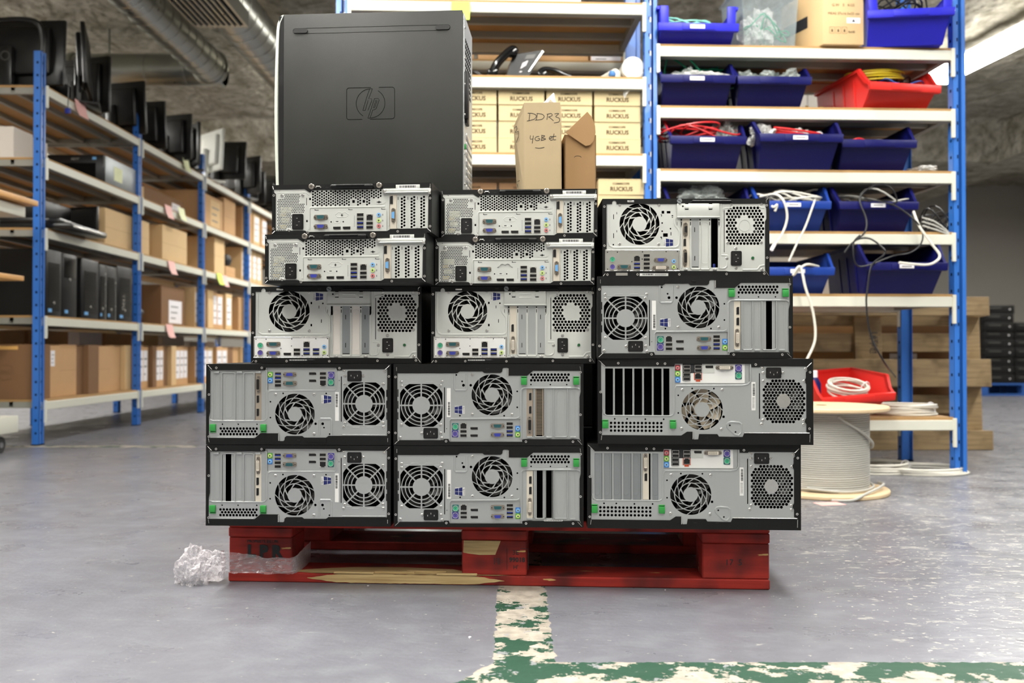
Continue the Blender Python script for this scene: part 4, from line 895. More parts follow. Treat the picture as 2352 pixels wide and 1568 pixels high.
    for (a, b), k in zip(covers, kinds):
        def f(a=a, b=b, k=k):
            m = MB({'w': 'white_card' if V == 'plain' else 'steel_pale', 'g': 'steel_dull' if V == 'plain' else 'steel', 'w2': 'steel'}.get(k, 'bracket_cream'), 'void')
            if k == 'open': m.mats[0] = 'steel_pale'; return m.box(c(a - 16, 0)[0], c(a, 0)[0], .0022, .003, c(0, 990)[1], c(0, 340)[1]).mesh('d')
            m.box(c(a - 14, 0)[0], c(b + 14, 0)[0], .0022, .0030, c(0, 992)[1], c(0, 338)[1])
            if k == 'w': m.tube([(p[0], .0022, p[1]) for p in rrect(c(a, 0)[0], c(b, 0)[0], c(0, 925)[1], c(0, 390)[1], 36 * sc)], .0005, 5, 0, True)
            if k == 'g':
                for y0, y1 in ((455, 515), (825, 885)): m.box(c(a + 30, 0)[0], c(a + 38, 0)[0], .0016, .0022, c(0, y1)[1], c(0, y0)[1], 1)
                m.box(c(a - 2, 0)[0], c(b - 2, 0)[0], .0016, .0022, c(0, 972)[1], c(0, 963)[1], 1)
            return m.mesh('cover')
        nm = 'slot_divider' if k == 'open' else 'graphics_card' if 'card' in k else 'slot_cover'
        o = u.full(nm, once(('Dcov', a, V), f), 'cream metal card bracket' if 'card' in k else None)
        if k == 'card': u.at('display_port', 'dp', m_dp, 1172, 630, 90, .0022, parent=o); u.at('dvi_port', 'dvicream', m_dvi, 1178, 850, 90, .0022, parent=o)
        if k == 'card2':
            p = dconv(862, 335); u.at('vga_port', 'vgab', lambda: m_dsub('port_black', .0165, .0082), *p, 90, .0022, parent=o); p = dconv(855, 452); u.at('display_port', 'dp', m_dp, *p, 90, .0022, parent=o); p = dconv(858, 592); u.at('dvi_port', 'dvidark', lambda: m_dvi('port_black'), *p, 90, .0022, parent=o)
        if k == 'open': p = dconv(1138, 672); u.at('internal_plug', 'iplug', lambda: MB('usb_blue').rbox(-.003, .003, .012, .02, -.007, .007, .001).mesh('p'), *p, label='blue plug inside the open slot')
    u.at('case_fan', 'fanD', lambda: m_fan(.043), 572, 412, 0, .004); u.at('supply_fan', 'fanD2', lambda: m_fan(.036), 1945, 432, 0, .004)
    if V != 'alt': u.screws([(318, 162), (825, 155), (320, 668), (828, 668)], .0012)
    else: u.screws([dconv(*p) for p in ((250, 112), (615, 112), (248, 466), (612, 470))], .0012)
    u.screws([(1773, 152), (2168, 150), (1725, 655), (2165, 653), (1715, 857), (1833, 728), (1835, 978), (2172, 1005)], .0012)
    u.screws([(150, 1067), (543, 1065), (1090, 1066), (1707, 1060), (2200, 1055), (110, 187), (110, 693), (2235, 172), (2238, 850)], -.0004, 'rivet')
    u.at('thumb_screw', 'tsd', lambda: (lambda m: m.cyl((0, 0, 0), (0, -.006, 0), .0052, 20, 0).box(-.004, .004, -.0063, -.0058, -.0006, .0006, 1).mesh('ts'))(MB('steel_dull', 'ink')), 1090, 118, 30, -.0004, 'dark thumb screw')
    u.at('power_socket', 'socketd', lambda: m_socket(.031, .0235), 1837, 857, 90, .0012); u.at('indicator_light', 'led', m_led, 2052, 853, 0, .0012, 'small green light')
    if V != 'alt':
        u.at('licence_sticker', 'win', m_winlogo, 960, 217, 180, .0012, 'blue four-pane logo on a white sticker')
        u.at('barcode_label', 'bcD', lambda: m_barcode(.038, .0045, (.0, 1), lines=False, back='ink', inkm='white_sticker'), 692, 1053, 0, -.0004, 'printed barcode'); u.at('serial_mark', 'smD', lambda: m_barcode(.015, .003, (0, 0), back='ink'), 860, 1046, 0, -.0004)
    else:
        u.at('licence_sticker', 'win', m_winlogo, *dconv(712, 455), 180, .0012, 'blue four-pane logo on a white sticker'); u.at('barcode_label', 'bcD2', lambda: m_barcode(.063, .0058, (.1, .48)), *dconv(566, 746), 0, -.0006, 'white barcode sticker')
        u.at('white_tab', 'wtab', lambda: MB('steel_bright').box(-.013, .013, -.0006, 0, -.003, .003).mesh('t'), *dconv(267, 742), 0, -.0005)
    def plate():
        m = MB('steel_bright', 'white_sticker', 'void'); x0, x1, z0, z1 = c(120, 0)[0], c(1092, 0)[0], c(0, 1024)[1], c(0, 745)[1]
        m.box(x0, x1, -.0002, .0012, z0, z1, 0); m.box(x0 + .0025, x1 - .0025, -.0008, -.0002, z0 + .0025, z1 - .003, 1 if V != 'alt' else 0); m.tube([(x0 + .001, -.0004, z1 - .001), (x1, -.0004, z1 - .001)], .0010, 6, 0); m.tube([(x1 - .0005, -.0004, z1), (x1 - .0005, -.0004, z0)], .0009, 6, 0); m.tube([(x0, -.0004, z0 + .001), (x1, -.0004, z0 + .001)], .0009, 6, 0)
        for x, y in ((150, 777), (280, 777), (608, 774), (918, 771), (1067, 769), (150, 997), (297, 997), (742, 992), (1007, 990), (1068, 990), (470, 900), (605, 866)): m.disc(c(x, y), 7 * sc, -.0011, -.0007, 8, 2)
        return m.mesh('plate')
    io = u.full('port_plate', once(('D_io', V), plate), 'bright silver connector plate'); y = -.0008; A = lambda n, k, f, x, yy, r=0: u.at(n, k, f, x, yy, r, y, parent=io)
    g = lambda: m_ps2('ps2_green'); v = lambda: m_ps2('ps2_purple'); ub = lambda: m_usb('usb_blue'); uk = lambda: m_usb('port_black'); ser = lambda: m_dsub('serial_teal', .0185, .0085, (5, 4)); vga = lambda: m_dsub('vga_blue', .0165, .0082)
    if V != 'alt':
        A('keyboard_port', 'ps2g', g, 208, 858); A('mouse_port', 'ps2v', v, 208, 955); A('serial_port', 'serial', ser, 375, 843); A('vga_port', 'vga', vga, 375, 960); A('display_port', 'dp', m_dp, 553, 972)
        A('network_port', 'eth', m_eth, 800, 845)
        for x, yy, k in ((677, 918, 'k'), (677, 970, 'k'), (800, 915, 'b'), (800, 968, 'b'), (922, 915, 'b'), (922, 968, 'b')): A('usb_port', 'usb' + k, ub if k == 'b' else uk, x, yy)
        A('audio_jack', 'jb', lambda: m_jack('jack_blue'), 1025, 875); A('audio_jack', 'jl', lambda: m_jack('jack_lime'), 1025, 952)
    else:
        q = dconv; A('keyboard_port', 'ps2g', g, *q(180, 607)); A('mouse_port', 'ps2v', v, *q(180, 675)); A('serial_port', 'serial', ser, *q(288, 676)); A('network_port', 'eth', m_eth, *q(408, 600))
        for x, yy, k in ((408, 650, 'b'), (408, 686, 'b'), (498, 573, 'k'), (498, 610, 'k'), (498, 648, 'k'), (498, 686, 'k')): A('usb_port', 'usb' + k, ub if k == 'b' else uk, *q(x, yy))
        A('vga_port', 'vga', vga, *q(628, 614)); A('dvi_port', 'dvicream', m_dvi, *q(628, 684)); A('audio_jack', 'jb', lambda: m_jack('jack_blue'), *q(750, 624)); A('audio_jack', 'jl', lambda: m_jack('jack_lime'), *q(750, 678))
    return u
tower_d('compact tower computer in the left column, third row, pale covered slots', (576.5, 1.925, 968, 1.925, .4895, .655), 'plain')
tower_d('compact tower computer in the centre column, third row, beige card bracket beside the ports', (990, 1.915, 1367.5, 1.905, .4895, .6545), 'card')
tower_d('compact tower computer on top of the right column, one black open slot', (1384, 1.885, 1768, 1.882, .673, .838), 'alt')

# ----------------------------------------------------------------- type E : small form factor
RE = (130, 88, 2250, 715)
def sff(label, pos, ps2open=False):
    u = Unit(label, RE, .338, .102, .375, pos, 'small flat desktop computers', False, 'desktop_computer'); c = u.c; sc = .338 / 2120; sz = .102 / 627; u.casing()
    def frame():
        o = u.poly([(130, 88), (2250, 88), (2250, 715), (130, 715)])
        h = u.poly([(150, 120), (155, 145), (565, 145), (640, 190), (665, 160), (1600, 160), (1612, 150), (2215, 150), (2225, 120), (2232, 215), (2205, 270), (2200, 660), (1710, 664), (1665, 690), (600, 690), (575, 672), (185, 672), (178, 640), (178, 200), (155, 180)])
        m = MB('black_steel', 'steel_bright', 'port_black').meshdata(plate_mesh([o], [h], -.0004, .0016, 'black_steel'))
        m.rbox(c(925, 0)[0], c(1490, 0)[0], -.012, 0, c(0, 155)[1], c(0, 100)[1], .004, 0, 3); m.tube([(c(1010, 0)[0], -.0125, c(0, 118)[1]), (c(1380, 0)[0], -.0125, c(0, 118)[1])], .0018, 8, 0)
        for a, b in (((138, 705), (175, 672)), ((2240, 705), (2195, 665)), ((140, 105), (150, 145)), ((2230, 105), (2230, 160))): m.tube([(c(*a)[0], -.0008, c(*a)[1]), (c(*b)[0], -.0008, c(*b)[1])], .0007, 6, 1)
        m.tube([(c(722, 0)[0], -.002, c(0, 130)[1]), (c(735, 0)[0], -.004, c(0, 116)[1]), (c(775, 0)[0], -.004, c(0, 116)[1]), (c(790, 0)[0], -.002, c(0, 130)[1])], .0012, 6, 1); m.box(c(848, 0)[0], c(885, 0)[0], -.0007, -.0003, c(0, 136)[1], c(0, 122)[1], 2)
        return m.mesh('frame')
    u.full('frame', once('E_frame', frame), 'black powder-coated rear frame')
    def panel():
        o = u.poly([(150, 96), (2240, 96), (2240, 705), (150, 705)]); H = []
        X = lambda x: x / sc + 130
        Y = lambda z: 715 - z / sz
        def ok1(x, z):
            a, b = X(x), Y(z)
            if a < 208 or a > 566 or b > 665 or b < 203: return False
            if b < 262 and (a < 292 or a > 505): return False
            if 262 <= b < 318 and a > 495: return False
            if b > 452 and a > 392: return False
            return not (b > 635 and a > 320)
        H += hexes(c(208, 0)[0], c(566, 0)[0], c(0, 662)[1], c(0, 200)[1], 23.2 * sc, 20.4 * sz, 8.8 * sc, ok1, 6, pi / 6)
        def ok2(x, z):
            a, b = X(x), Y(z)
            if a < 662 or a > 1605 or b < 150: return False
            if b > 270 and (1178 < a < 1250 or 1325 < a < 1385 or a > 1450): return False
            return not (b > 335 and (1190 < a < 1230 or 1320 < a < 1395))
        H += hexes(c(676, 0)[0], c(1600, 0)[0], c(0, 352)[1], c(0, 160)[1], 60 * sc, 17.6 * sz, 14.5 * sc, lambda x, z: ok2(x, z), 6, 0) 
        for x0, x1, y0, y1 in ((1200, 1235, 292, 328), (1337, 1370, 292, 328), (625, 650, 256, 284), (585, 607, 536, 564), (222, 232, 158, 166), (1700, 1742, 246, 355) if False else (588, 596, 255, 350)): H.append(u.poly([(x0, y0), (x1, y0), (x1, y1), (x0, y1)]))
        for x0 in (1856, 1985, 2113):
            for i in range(10):
                H.append(circ(*c(x0 - 1, 285 + 39.5 * i - 0), 16.5 * sc, 6)) if i < 10 else 0
                H.append(circ(*c(x0 + 33, 266 + 39.5 * i), 16.5 * sc, 6)) if i < 10 else 0
        H.append(u.poly([(1695, 238), (1792, 238), (1792, 664), (1695, 664)]))
        m = MB('steel_pale', 'steel_bright', 'void').meshdata(plate_mesh([o], H, .0012, .001))
        ridge_into(m, u, [(192, 660), (192, 200), (205, 186), (580, 186), (600, 200), (628, 222)], .0010, .0012)
        ridge_into(m, u, [(628, 655), (628, 410), (640, 384), (660, 380), (1635, 380)], .0017, .0010)
        for x in (1803, 1930, 2058): ridge_into(m, u, [(x, 320), (x, 655)], .0016, .0010)
        for x in (1808, 1935, 2062): m.box(c(x - 3, 0)[0], c(x + 3, 0)[0], .0006, .0012, c(0, 300)[1], c(0, 262)[1], 2)
        ridge_into(m, u, [(1685, 625), (1685, 260)], .0014, .0010)
        m.prism(u.poly([(1475, 300), (1500, 288), (1520, 280), (1600, 280), (1620, 290), (1645, 300), (1645, 330), (1620, 340), (1600, 352), (1520, 352), (1500, 338), (1475, 330)]), .0006, .0014); m.box(c(1528, 0)[0], c(1585, 0)[0], 0, .0008, c(0, 327)[1], c(0, 319)[1], 2).box(c(1550, 0)[0], c(1562, 0)[0], 0, .0008, c(0, 337)[1], c(0, 309)[1], 2)
        m.prism(u.poly([(400, 458), (554, 458), (554, 662), (400, 662)]), .0006, .0014)
        return m.mesh('panel')
    u.full('rear_panel', once('E_panel', panel), 'pale metal rear panel with honeycomb vents')
    def io():
        H = []
        if ps2open: H.append([c(x, y) for x, y in ((960, 480), (985, 470), (1000, 450), (1020, 435), (1045, 440), (1062, 450), (1080, 440), (1105, 433), (1125, 445), (1140, 468), (1165, 478), (1165, 488), (1140, 492), (1120, 508), (1000, 508), (985, 494), (960, 490))])
        m = MB('steel_pale', 'void', 'ink_grey').meshdata(plate_mesh([u.poly([(655, 402), (1655, 402), (1660, 690), (655, 690)])], H, -.0012, .001))
        for x in (705, 1155, 1590): m.box(c(x, 0)[0], c(x + 8, 0)[0], -.0016, -.0010, c(0, 418)[1], c(0, 404)[1], 1).box(c(x, 0)[0], c(x + 55, 0)[0], -.0016, -.0010, c(0, 418)[1], c(0, 413)[1], 1)
        if not ps2open: ridge_into(m, u, [(975, 478), (992, 470), (1010, 452), (1030, 444), (1068, 456), (1106, 444), (1130, 456), (1145, 472), (1165, 478)], .0008, -.0012); ridge_into(m, u, [(990, 486), (1005, 506), (1130, 506), (1148, 488)], .0008, -.0012); m.box(c(1055, 0)[0], c(1083, 0)[0], -.0016, -.001, c(0, 488)[1], c(0, 481)[1], 1).box(c(1065, 0)[0], c(1073, 0)[0], -.0016, -.001, c(0, 500)[1], c(0, 470)[1], 1)
        ridge_into(m, u, [(958, 548), (958, 565), (975, 582), (1035, 582), (1052, 565), (1052, 548)], .0007, -.0012); m.box(c(990, 0)[0], c(1020, 0)[0], -.0016, -.001, c(0, 567)[1], c(0, 560)[1], 1)
        for x, y in ((925, 567), (1086, 567)): m.disc(c(x, y), 9 * sc, -.0016, -.001, 10, 1)
        for i in range(9): m.box(c(1228, 0)[0], c(1238, 0)[0], -.0014, -.001, c(0, 500 + i * 16)[1], c(0, 494 + i * 16)[1], 2)
        for x in (1603,):
            for y in (485, 558, 628): m.box(c(x, 0)[0], c(x + 10, 0)[0], -.0014, -.001, c(0, y + 12)[1], c(0, y - 10)[1], 2)
        return m.mesh('io')
    p = u.full('port_plate', once(('E_io', ps2open), io)); A = lambda n, k, f, x, y, r=0: u.at(n, k, f, x, y, r, -.0012, parent=p)
    A('serial_port', 'serials', lambda: m_dsub('serial_teal', .0175, .009, (5, 4)), 790, 508); A('vga_port', 'vga', lambda: m_dsub('vga_blue', .0165, .0082), 790, 625)
    for x in (1003, 1132): A('display_port', 'dp', m_dp, x, 646)
    for x, y, k in ((1313, 483, 'k'), (1313, 538, 'k'), (1313, 590, 'b'), (1313, 642, 'b'), (1437, 592, 'k'), (1437, 644, 'k')): A('usb_port', 'usb' + k, lambda k=k: m_usb('usb_blue' if k == 'b' else 'port_black'), x, y)
    A('network_port', 'eth', m_eth, 1437, 518)
    for y, m_ in ((487, 'jack_blue'), (558, 'jack_lime'), (628, 'jack_red')): A('audio_jack', 'j' + m_, lambda m_=m_: m_jack(m_), 1558, y)
    def card(): return MB('bracket_cream').box(c(1700, 0)[0], c(1790, 0)[0], .0004, .0012, c(0, 662)[1], c(0, 232)[1]).mesh('card')
    cd_ = u.full('graphics_card', once('E_card', card), 'cream metal card bracket'); u.at('display_port', 'dpl', lambda: m_dp(.0175, .0068), 1721, 300, 90, .0004, parent=cd_); u.at('vga_port', 'vga2', lambda: m_dsub('jack_blue', .0165, .0075), 1747, 495, 90, .0004, parent=cd_)
    def bar():
        m = MB('steel_pale', 'steel_bright'); z = lambda y: c(0, y)[1]; x = lambda a: c(a, 0)[0]; m.rbox(x(1618), x(2240), -.005, .001, z(205), z(165), .0008); m.rbox(x(1610), x(1660), -.006, .001, z(222), z(168), .0008, 1); m.rbox(x(1780), x(2095), -.0024, -.0004, z(178), z(112), .0006); m.rbox(x(2205), x(2240), -.006, .001, z(240), z(190), .0008, 1); m.tube([(x(1640), -.005, z(210)), (x(2235), -.005, z(210))], .0012, 6, 0); return m.mesh('bar')
    u.full('slot_retainer', once('E_bar', bar)); u.at('barcode_label', 'bcE', lambda: m_barcode(.040, .0085, (.07, .93)), 1935, 142, 0, -.0024, 'white barcode sticker')
    u.screws([(262, 222), (540, 222), (360, 665)], .0006); u.screws([(155, 220), (150, 645), (613, 697), (1805, 697), (2228, 285), (2228, 637)], -.0004, 'rivet'); u.screws([(670, 120), (1565, 118)], -.0004, 'thumb_screw')
    u.at('power_socket', 'socketE', lambda: m_socket(.0325, .024), 477, 560, 90, .0006)
    def comps():
        m = MB('pale_part', 'amber_part', 'steel_bright'); x = lambda a: c(a, 0)[0]; z = lambda y: c(0, y)[1]
        m.rbox(x(240), x(385), .003, .02, z(440), z(362), .001, 0).rbox(x(245), x(355), .003, .02, z(560), z(500), .001, 0).rbox(x(230), x(305), .003, .02, z(482), z(450), .001, 1).rbox(x(230), x(318), .003, .02, z(640), z(590), .001, 1); m.rbox(x(430), x(505), .012, .02, z(440), z(390), .002, 2); return m.mesh('comps')
    u.full('supply_transformers', once('E_comps', comps), 'pale and amber transformers behind the mesh')
    return u
sff('flat desktop computer on top of the left column, under the big black tower', (624, 1.845, 991.5, 1.815, .7575, .8595))
sff('flat desktop computer second from the top of the left column', (608, 1.845, 979, 1.810, .6555, .7570))
sff('flat desktop computer topmost in the centre column, under the cardboard boxes', (1013, 1.90, 1372.6, 1.885, .7575, .8595))
sff('flat desktop computer second from the top in the centre column, with an open black knockout', (999, 1.895, 1366, 1.882, .6555, .7570), True)

# ----------------------------------------------------------------- big black tower standing on the flat desktops
def big_tower():
    Yl, Yr = 2.065, 2.035; xl, xr = PX(633, Yl), PX(1062, Yr); d = Vector((xr - xl, Yr - Yl, 0)); Wd = d.length; zb = .8597; Ht = 1.296 - zb; T = .172
    r = thing('tower_computer', 'tall black tower computer standing upright on the stack, embossed side panel facing', 'computer', (xl, Yl, zb), atan2(d.y, d.x), 'tower computers')
    link('chassis', MB('black_steel').rbox(.018, Wd, .0012, T, 0, Ht, .002, 0, 1).mesh('ch'), r)
    # side panel with embossed badge and two foot grooves, their shade drawn as thin black tubes
    m = MB('side_panel', 'void'); m.rbox(.018, Wd, -.0012, .0014, .0, Ht, .0008, 0, 2)
    Z = lambda y: Ht * (1 - (y - 22) / 405); X = lambda x: (x - 633) / 429 * Wd
    sl = lambda x: (x - 633) / 429 * -13 + 8          # the photo's slight tilt
    def groove(pts, rr=.0006): m.tube([(a, -.0013, b) for a, b in pts], rr, 5, 1)
    w0, w1 = X(672), X(1034); g0, g1 = Z(52.5), Z(64); rr_ = (g0 - g1) / 2
    def oblong(a, b, lo, hi): return [(p[0], p[1]) for p in rrect(a, b, lo, hi, (hi - lo) / 2 - .00001, 6)]
    o = oblong(w0, w1, g1, g0); groove(o + [o[0]], .0004)
    o = oblong(X(640), w1, Z(428), Z(416)); groove(o + [o[0]], .0004)
    # badge
    bx, bz = X(852), Z(217); bw, bh = .056, .0365; q = [p for p in rrect(bx - bw, bx + bw, bz - bh, bz + bh, .006, 5)]
    gap = lambda p: abs(p[0] - (bx + (p[1] - bz) * .28)) < .0075
    run = []
    full_ = []
    for i in range(len(q)):
        a, b = Vector(q[i]), Vector(q[(i + 1) % len(q)]); n = max(1, int((b - a).length / .002)); full_ += [tuple(a + (b - a) * k / n) for k in range(n)]
    circ_ = circ(bx, bz, .0335, 80)
    for loop in (full_, circ_):
        st = next(i for i in range(len(loop)) if gap(loop[i])); run = []
        for i in range(len(loop) + 1):
            p = loop[(st + i) % len(loop)]
            if gap(p) or i == len(loop):
                if len(run) > 2: groove(run)
                run = []
            else: run.append(p)
    S = lambda x, z: (bx + x + z * .28, bz + z)
    for st in ([(-.0115, .0335), (-.0115 - .0015, .012), (-.0135, -.016)], [(-.005, .0335), (-.0075, .0105), (-.001, .0105), (.001, .007), (-.0015, -.016)], [(-.0075, .007), (-.008, -.016)], [(-.0135, -.016), (-.008, -.016)], [(-.0115, .0335), (-.005, .0335)],
               [(.0062, .011), (.0035, -.034)], [(.0062, .011), (.015, .011), (.018, .007), (.0165, -.012), (.0135, -.015), (.0095, -.015), (.0085, -.034)], [(.0105, .007), (.0095, -.011), (.0125, -.011), (.0135, .006), (.0105, .007)], [(.0035, -.034), (.0085, -.034)]):
        groove([S(*p) for p in st], .0005)
    link('side_panel', m.mesh('sp'), r, label='scuffed black side panel with embossed badge')
    for cx, zz in ((X(690), (g0 + g1) / 2), (X(1017), (g0 + g1) / 2), (X(1018), Z(422))):
        link('rubber_foot', MB('rubber').prism(rrect(-.0165, .0165, -.0052, .0052, .005, 6), -.0028, 0).mesh('f'), r, (cx, -.001, zz))
    # front bezel on the left: bowed pale strip with a black inner strip
    n = 24; vs = []; prof = []
    for i in range(n + 1):
        t = i / n; z = .0 + Ht * t; bow = .010 * sin(pi * t) * .55 + (.004 if .03 < t < .97 else 0); x0 = .004 - bow + (0.006 * max(0, t - .94) / .06 if t > .94 else 0); prof.append((x0, z))
    mb = MB('tower_white'); vs = []
    for x0, z in prof: vs += [(x0, .004, z), (x0 + .0075, -.0008, z), (x0 + .0095, .004, z), (x0 + .0095, T - .004, z), (x0, T - .006, z)]
    fs = [(i * 5 + j, i * 5 + (j + 1) % 5, (i + 1) * 5 + (j + 1) % 5, (i + 1) * 5 + j) for i in range(n) for j in range(5)] + [(0, 1, 2, 3, 4), tuple(n * 5 + j for j in (4, 3, 2, 1, 0))]
    link('front_bezel', mb.add(vs, fs).mesh('fb'), r, label='pale grey front edge')
    link('bezel_inset', MB('black_plastic').box(.006, .019, .0006, T - .002, .002, Ht - .003).mesh('bi'), r)
    # rear panel (faces right)
    m = MB('steel', 'void', 'steel_bright', 'clip_green', 'black_plastic'); m.box(Wd - .001, Wd + .003, .006, T - .006, .006, Ht - .006, 0)
    for i in range(9):
        for j in range(7): m.cyl((Wd + .0028, .03 + j * .016, Ht - .06 - i * .014), (Wd + .0036, .03 + j * .016, Ht - .06 - i * .014), .0055, 8, 1)
    for i in range(7): m.rbox(Wd + .001, Wd + .005, .04, .15, .03 + i * .02, .044 + i * .02, .001, 2)
    m.rbox(Wd + .002, Wd + .009, .02, .06, Ht * .42, Ht * .60, .002, 4); m.rbox(Wd + .002, Wd + .007, .01, .016, .12, .132, .001, 3); m.rbox(Wd, Wd + .012, .01, .03, .19, .30, .004, 4)
    for z in (.04, .11, .2, .27, .33, .40): m.cyl((Wd + .002, .012, z), (Wd + .006, .012, z), .003, 8, 2)
    link('rear_panel', m.mesh('rp'), r, label='silver rear panel seen edge on')
big_tower()

# ----------------------------------------------------------------- cardboard boxes on the centre column
def open_boxes():
    Y0 = 1.99; x0, x1 = PX(1204, Y0), PX(1287, Y0); w = x1 - x0; zb = .8597; h = 1.071 - zb; dp = .13
    r = thing('cardboard_box', 'tall narrow cardboard box handwritten with memory notes, on the centre column', 'box', (x0, Y0, zb), radians(-2), 'small open cardboard boxes'); lx = -.026
    t = .002; m = MB('carton_grey')
    m.box(0, w, 0, t, 0, h); m.prismx([(0, 0), (dp, 0), (dp, h - .06), (.03, h)], w - t, w + .003); m.box(0, w, dp - t, dp, 0, h - .06); m.box(0, w, 0, dp, 0, t)
    m.add([(0, 0, 0), (0, 0, h), (lx, dp * .55, h - .035), (lx, dp, h - .06), (lx * .7, dp, 0)], [(0, 1, 2, 3, 4)]); m.add([(0.0015, 0.002, 0), (0.0015, 0.002, h), (lx + .0015, dp * .55, h - .035), (lx + .0015, dp, h - .06), (lx * .7 + .0015, dp, 0)], [(4, 3, 2, 1, 0)])
    link('box_body', m.mesh('b', False), r)
    sc = w / 288.0; st = MB('marker')
    for pl in ([(525, 885), (518, 945)], [(508, 882), (550, 885), (577, 903), (560, 930), (502, 945)], [(585, 890), (578, 938)], [(580, 885), (620, 890), (640, 910), (620, 932), (567, 938)], [(668, 890), (662, 937)], [(660, 893), (695, 886), (703, 903), (672, 915)], [(680, 915), (715, 945)], [(722, 889), (756, 887), (732, 912), (760, 925), (757, 953), (718, 962)],
               [(530, 1060), (530, 1090), (553, 1086)], [(553, 1062), (545, 1125)], [(600, 1068), (578, 1072), (566, 1088), (578, 1102), (600, 1098), (604, 1086), (588, 1086)], [(622, 1062), (618, 1102)], [(616, 1060), (645, 1065), (624, 1080), (652, 1090), (614, 1102)], [(680, 1090), (702, 1078), (692, 1068), (680, 1085), (692, 1099), (708, 1096)], [(718, 1048), (712, 1092), (734, 1096)], [(700, 1070), (736, 1068)], [(568, 1158), (600, 1163), (641, 1156)]):
        st.tube(spline([((x - 480) * sc, -.0003, h - (y - 798) * sc) for x, y in pl], 4), .0007, 5, 0, sy=.3)
    for pl in ([(402, 945), (420, 940), (425, 970), (410, 985), (437, 995), (437, 1040), (420, 1075)], [(430, 1400), (445, 1402)], [(428, 1420), (432, 1450)]):
        st.tube([(lx * (480 - x) / 85 - .0006, dp * .55 * (480 - x) / 85 - .0006, h - (y - 798) * sc) for x, y in pl], .0006, 5)
    tag(link('handwriting', st.mesh('hw'), r, label='handwritten DDR3 4GB et'), kind='stuff')
    fl = MB('plastic_bag'); b = bmesh.new()
    fl.add([(.038, .02, h - .02), (.040, .03, h + .005), (.066, .035, h + .032), (.068, .045, h + .033), (.073, .03, h + .002), (.076, .06, h - .02), (.05, .05, h + .010), (.058, .018, h + .012)], [(0, 1, 7), (1, 2, 7), (7, 2, 4), (2, 3, 4), (3, 5, 4), (1, 6, 2), (6, 3, 2), (6, 5, 3), (0, 7, 4)])
    tag(link('plastic_bag', fl.mesh('f', False), None), 'white plastic wrapping poking out of the handwritten box', 'bag'); o = C.objects[-1] if False else None
    pb = [q for q in C.objects if q.name.startswith('plastic_bag')][-1]; pb.location = r.location; pb.rotation_euler = r.rotation_euler
    # second box
    Y0 = 2.02; x0, x1 = PX(1297, Y0), PX(1370, Y0); w = x1 - x0; h = .859 + 0; zt = P(1300, 309, Y0).z - zb
    r = thing('cardboard_box', 'smaller brown cardboard box with a raised rounded flap, right of the handwritten one', 'box', (x0, Y0, zb), radians(3), 'small open cardboard boxes'); m = MB('carton_brown', 'marker')
    m.box(0, w, 0, t, 0, zt); m.box(0, t, 0, .12, 0, zt); m.box(w - t, w, 0, .12, 0, zt); m.box(0, w, .12, .12 + t, 0, zt); m.box(0, w, 0, .12, 0, t)
    m.tube([(p[0], -.0003, p[1]) for p in [(w * .42 + .008 * cos(a), zt - .052 + .004 * sin(a)) for a in [pi * k / 8 for k in range(9)]]], .0005, 5, 1, sy=.3)
    link('box_body', m.mesh('b', False), r)
    px = lambda x, y: ((x - 1297) / 73 * w, (309 - y) / 73 * w + zt)
    pts = [px(1299, 306), px(1349, 257), px(1360, 270), px(1367, 290), px(1368, 305), px(1363, 325), px(1355, 334), px(1345, 336), px(1335, 330)]
    link('flap', MB('carton_brown').prism(pts, -.006, -.004).mesh('fl', False), r)
open_boxes()

# unseen towers added on the rear half of the pallet to darken its inside
def rear_shade_row():
    proto = None
    for j in range(3):
        for i in range(3):
            x = -.56 + .42 * i; lb = 'plain black tower added unseen to darken the pallet inside, rear row, %s column, %s layer' % (('left', 'middle', 'right')[i], ('bottom', 'middle', 'upper')[j])
            if proto is None:
                proto = thing('tower_computer', lb, 'computer', (x, 2.335, .145), rp_rz, 'unseen towers darkening the pallet'); link('casing', MB('black_steel').rbox(0, .41, .02, .385, 0, .17, .002, 0, 1).mesh('c'), proto); link('front_bezel', MB('black_plastic').rbox(0, .41, .385, .41, 0, .17, .008).mesh('b'), proto); link('power_button', MB('steel_bright').disc((.35, .12), .008, .409, .413).mesh('b'), proto); o = proto
            else: o = copy_tree(proto); o['label'] = lb
            o.location = (x, 2.37 - .06 * x, .145 + .172 * j)
rear_shade_row()
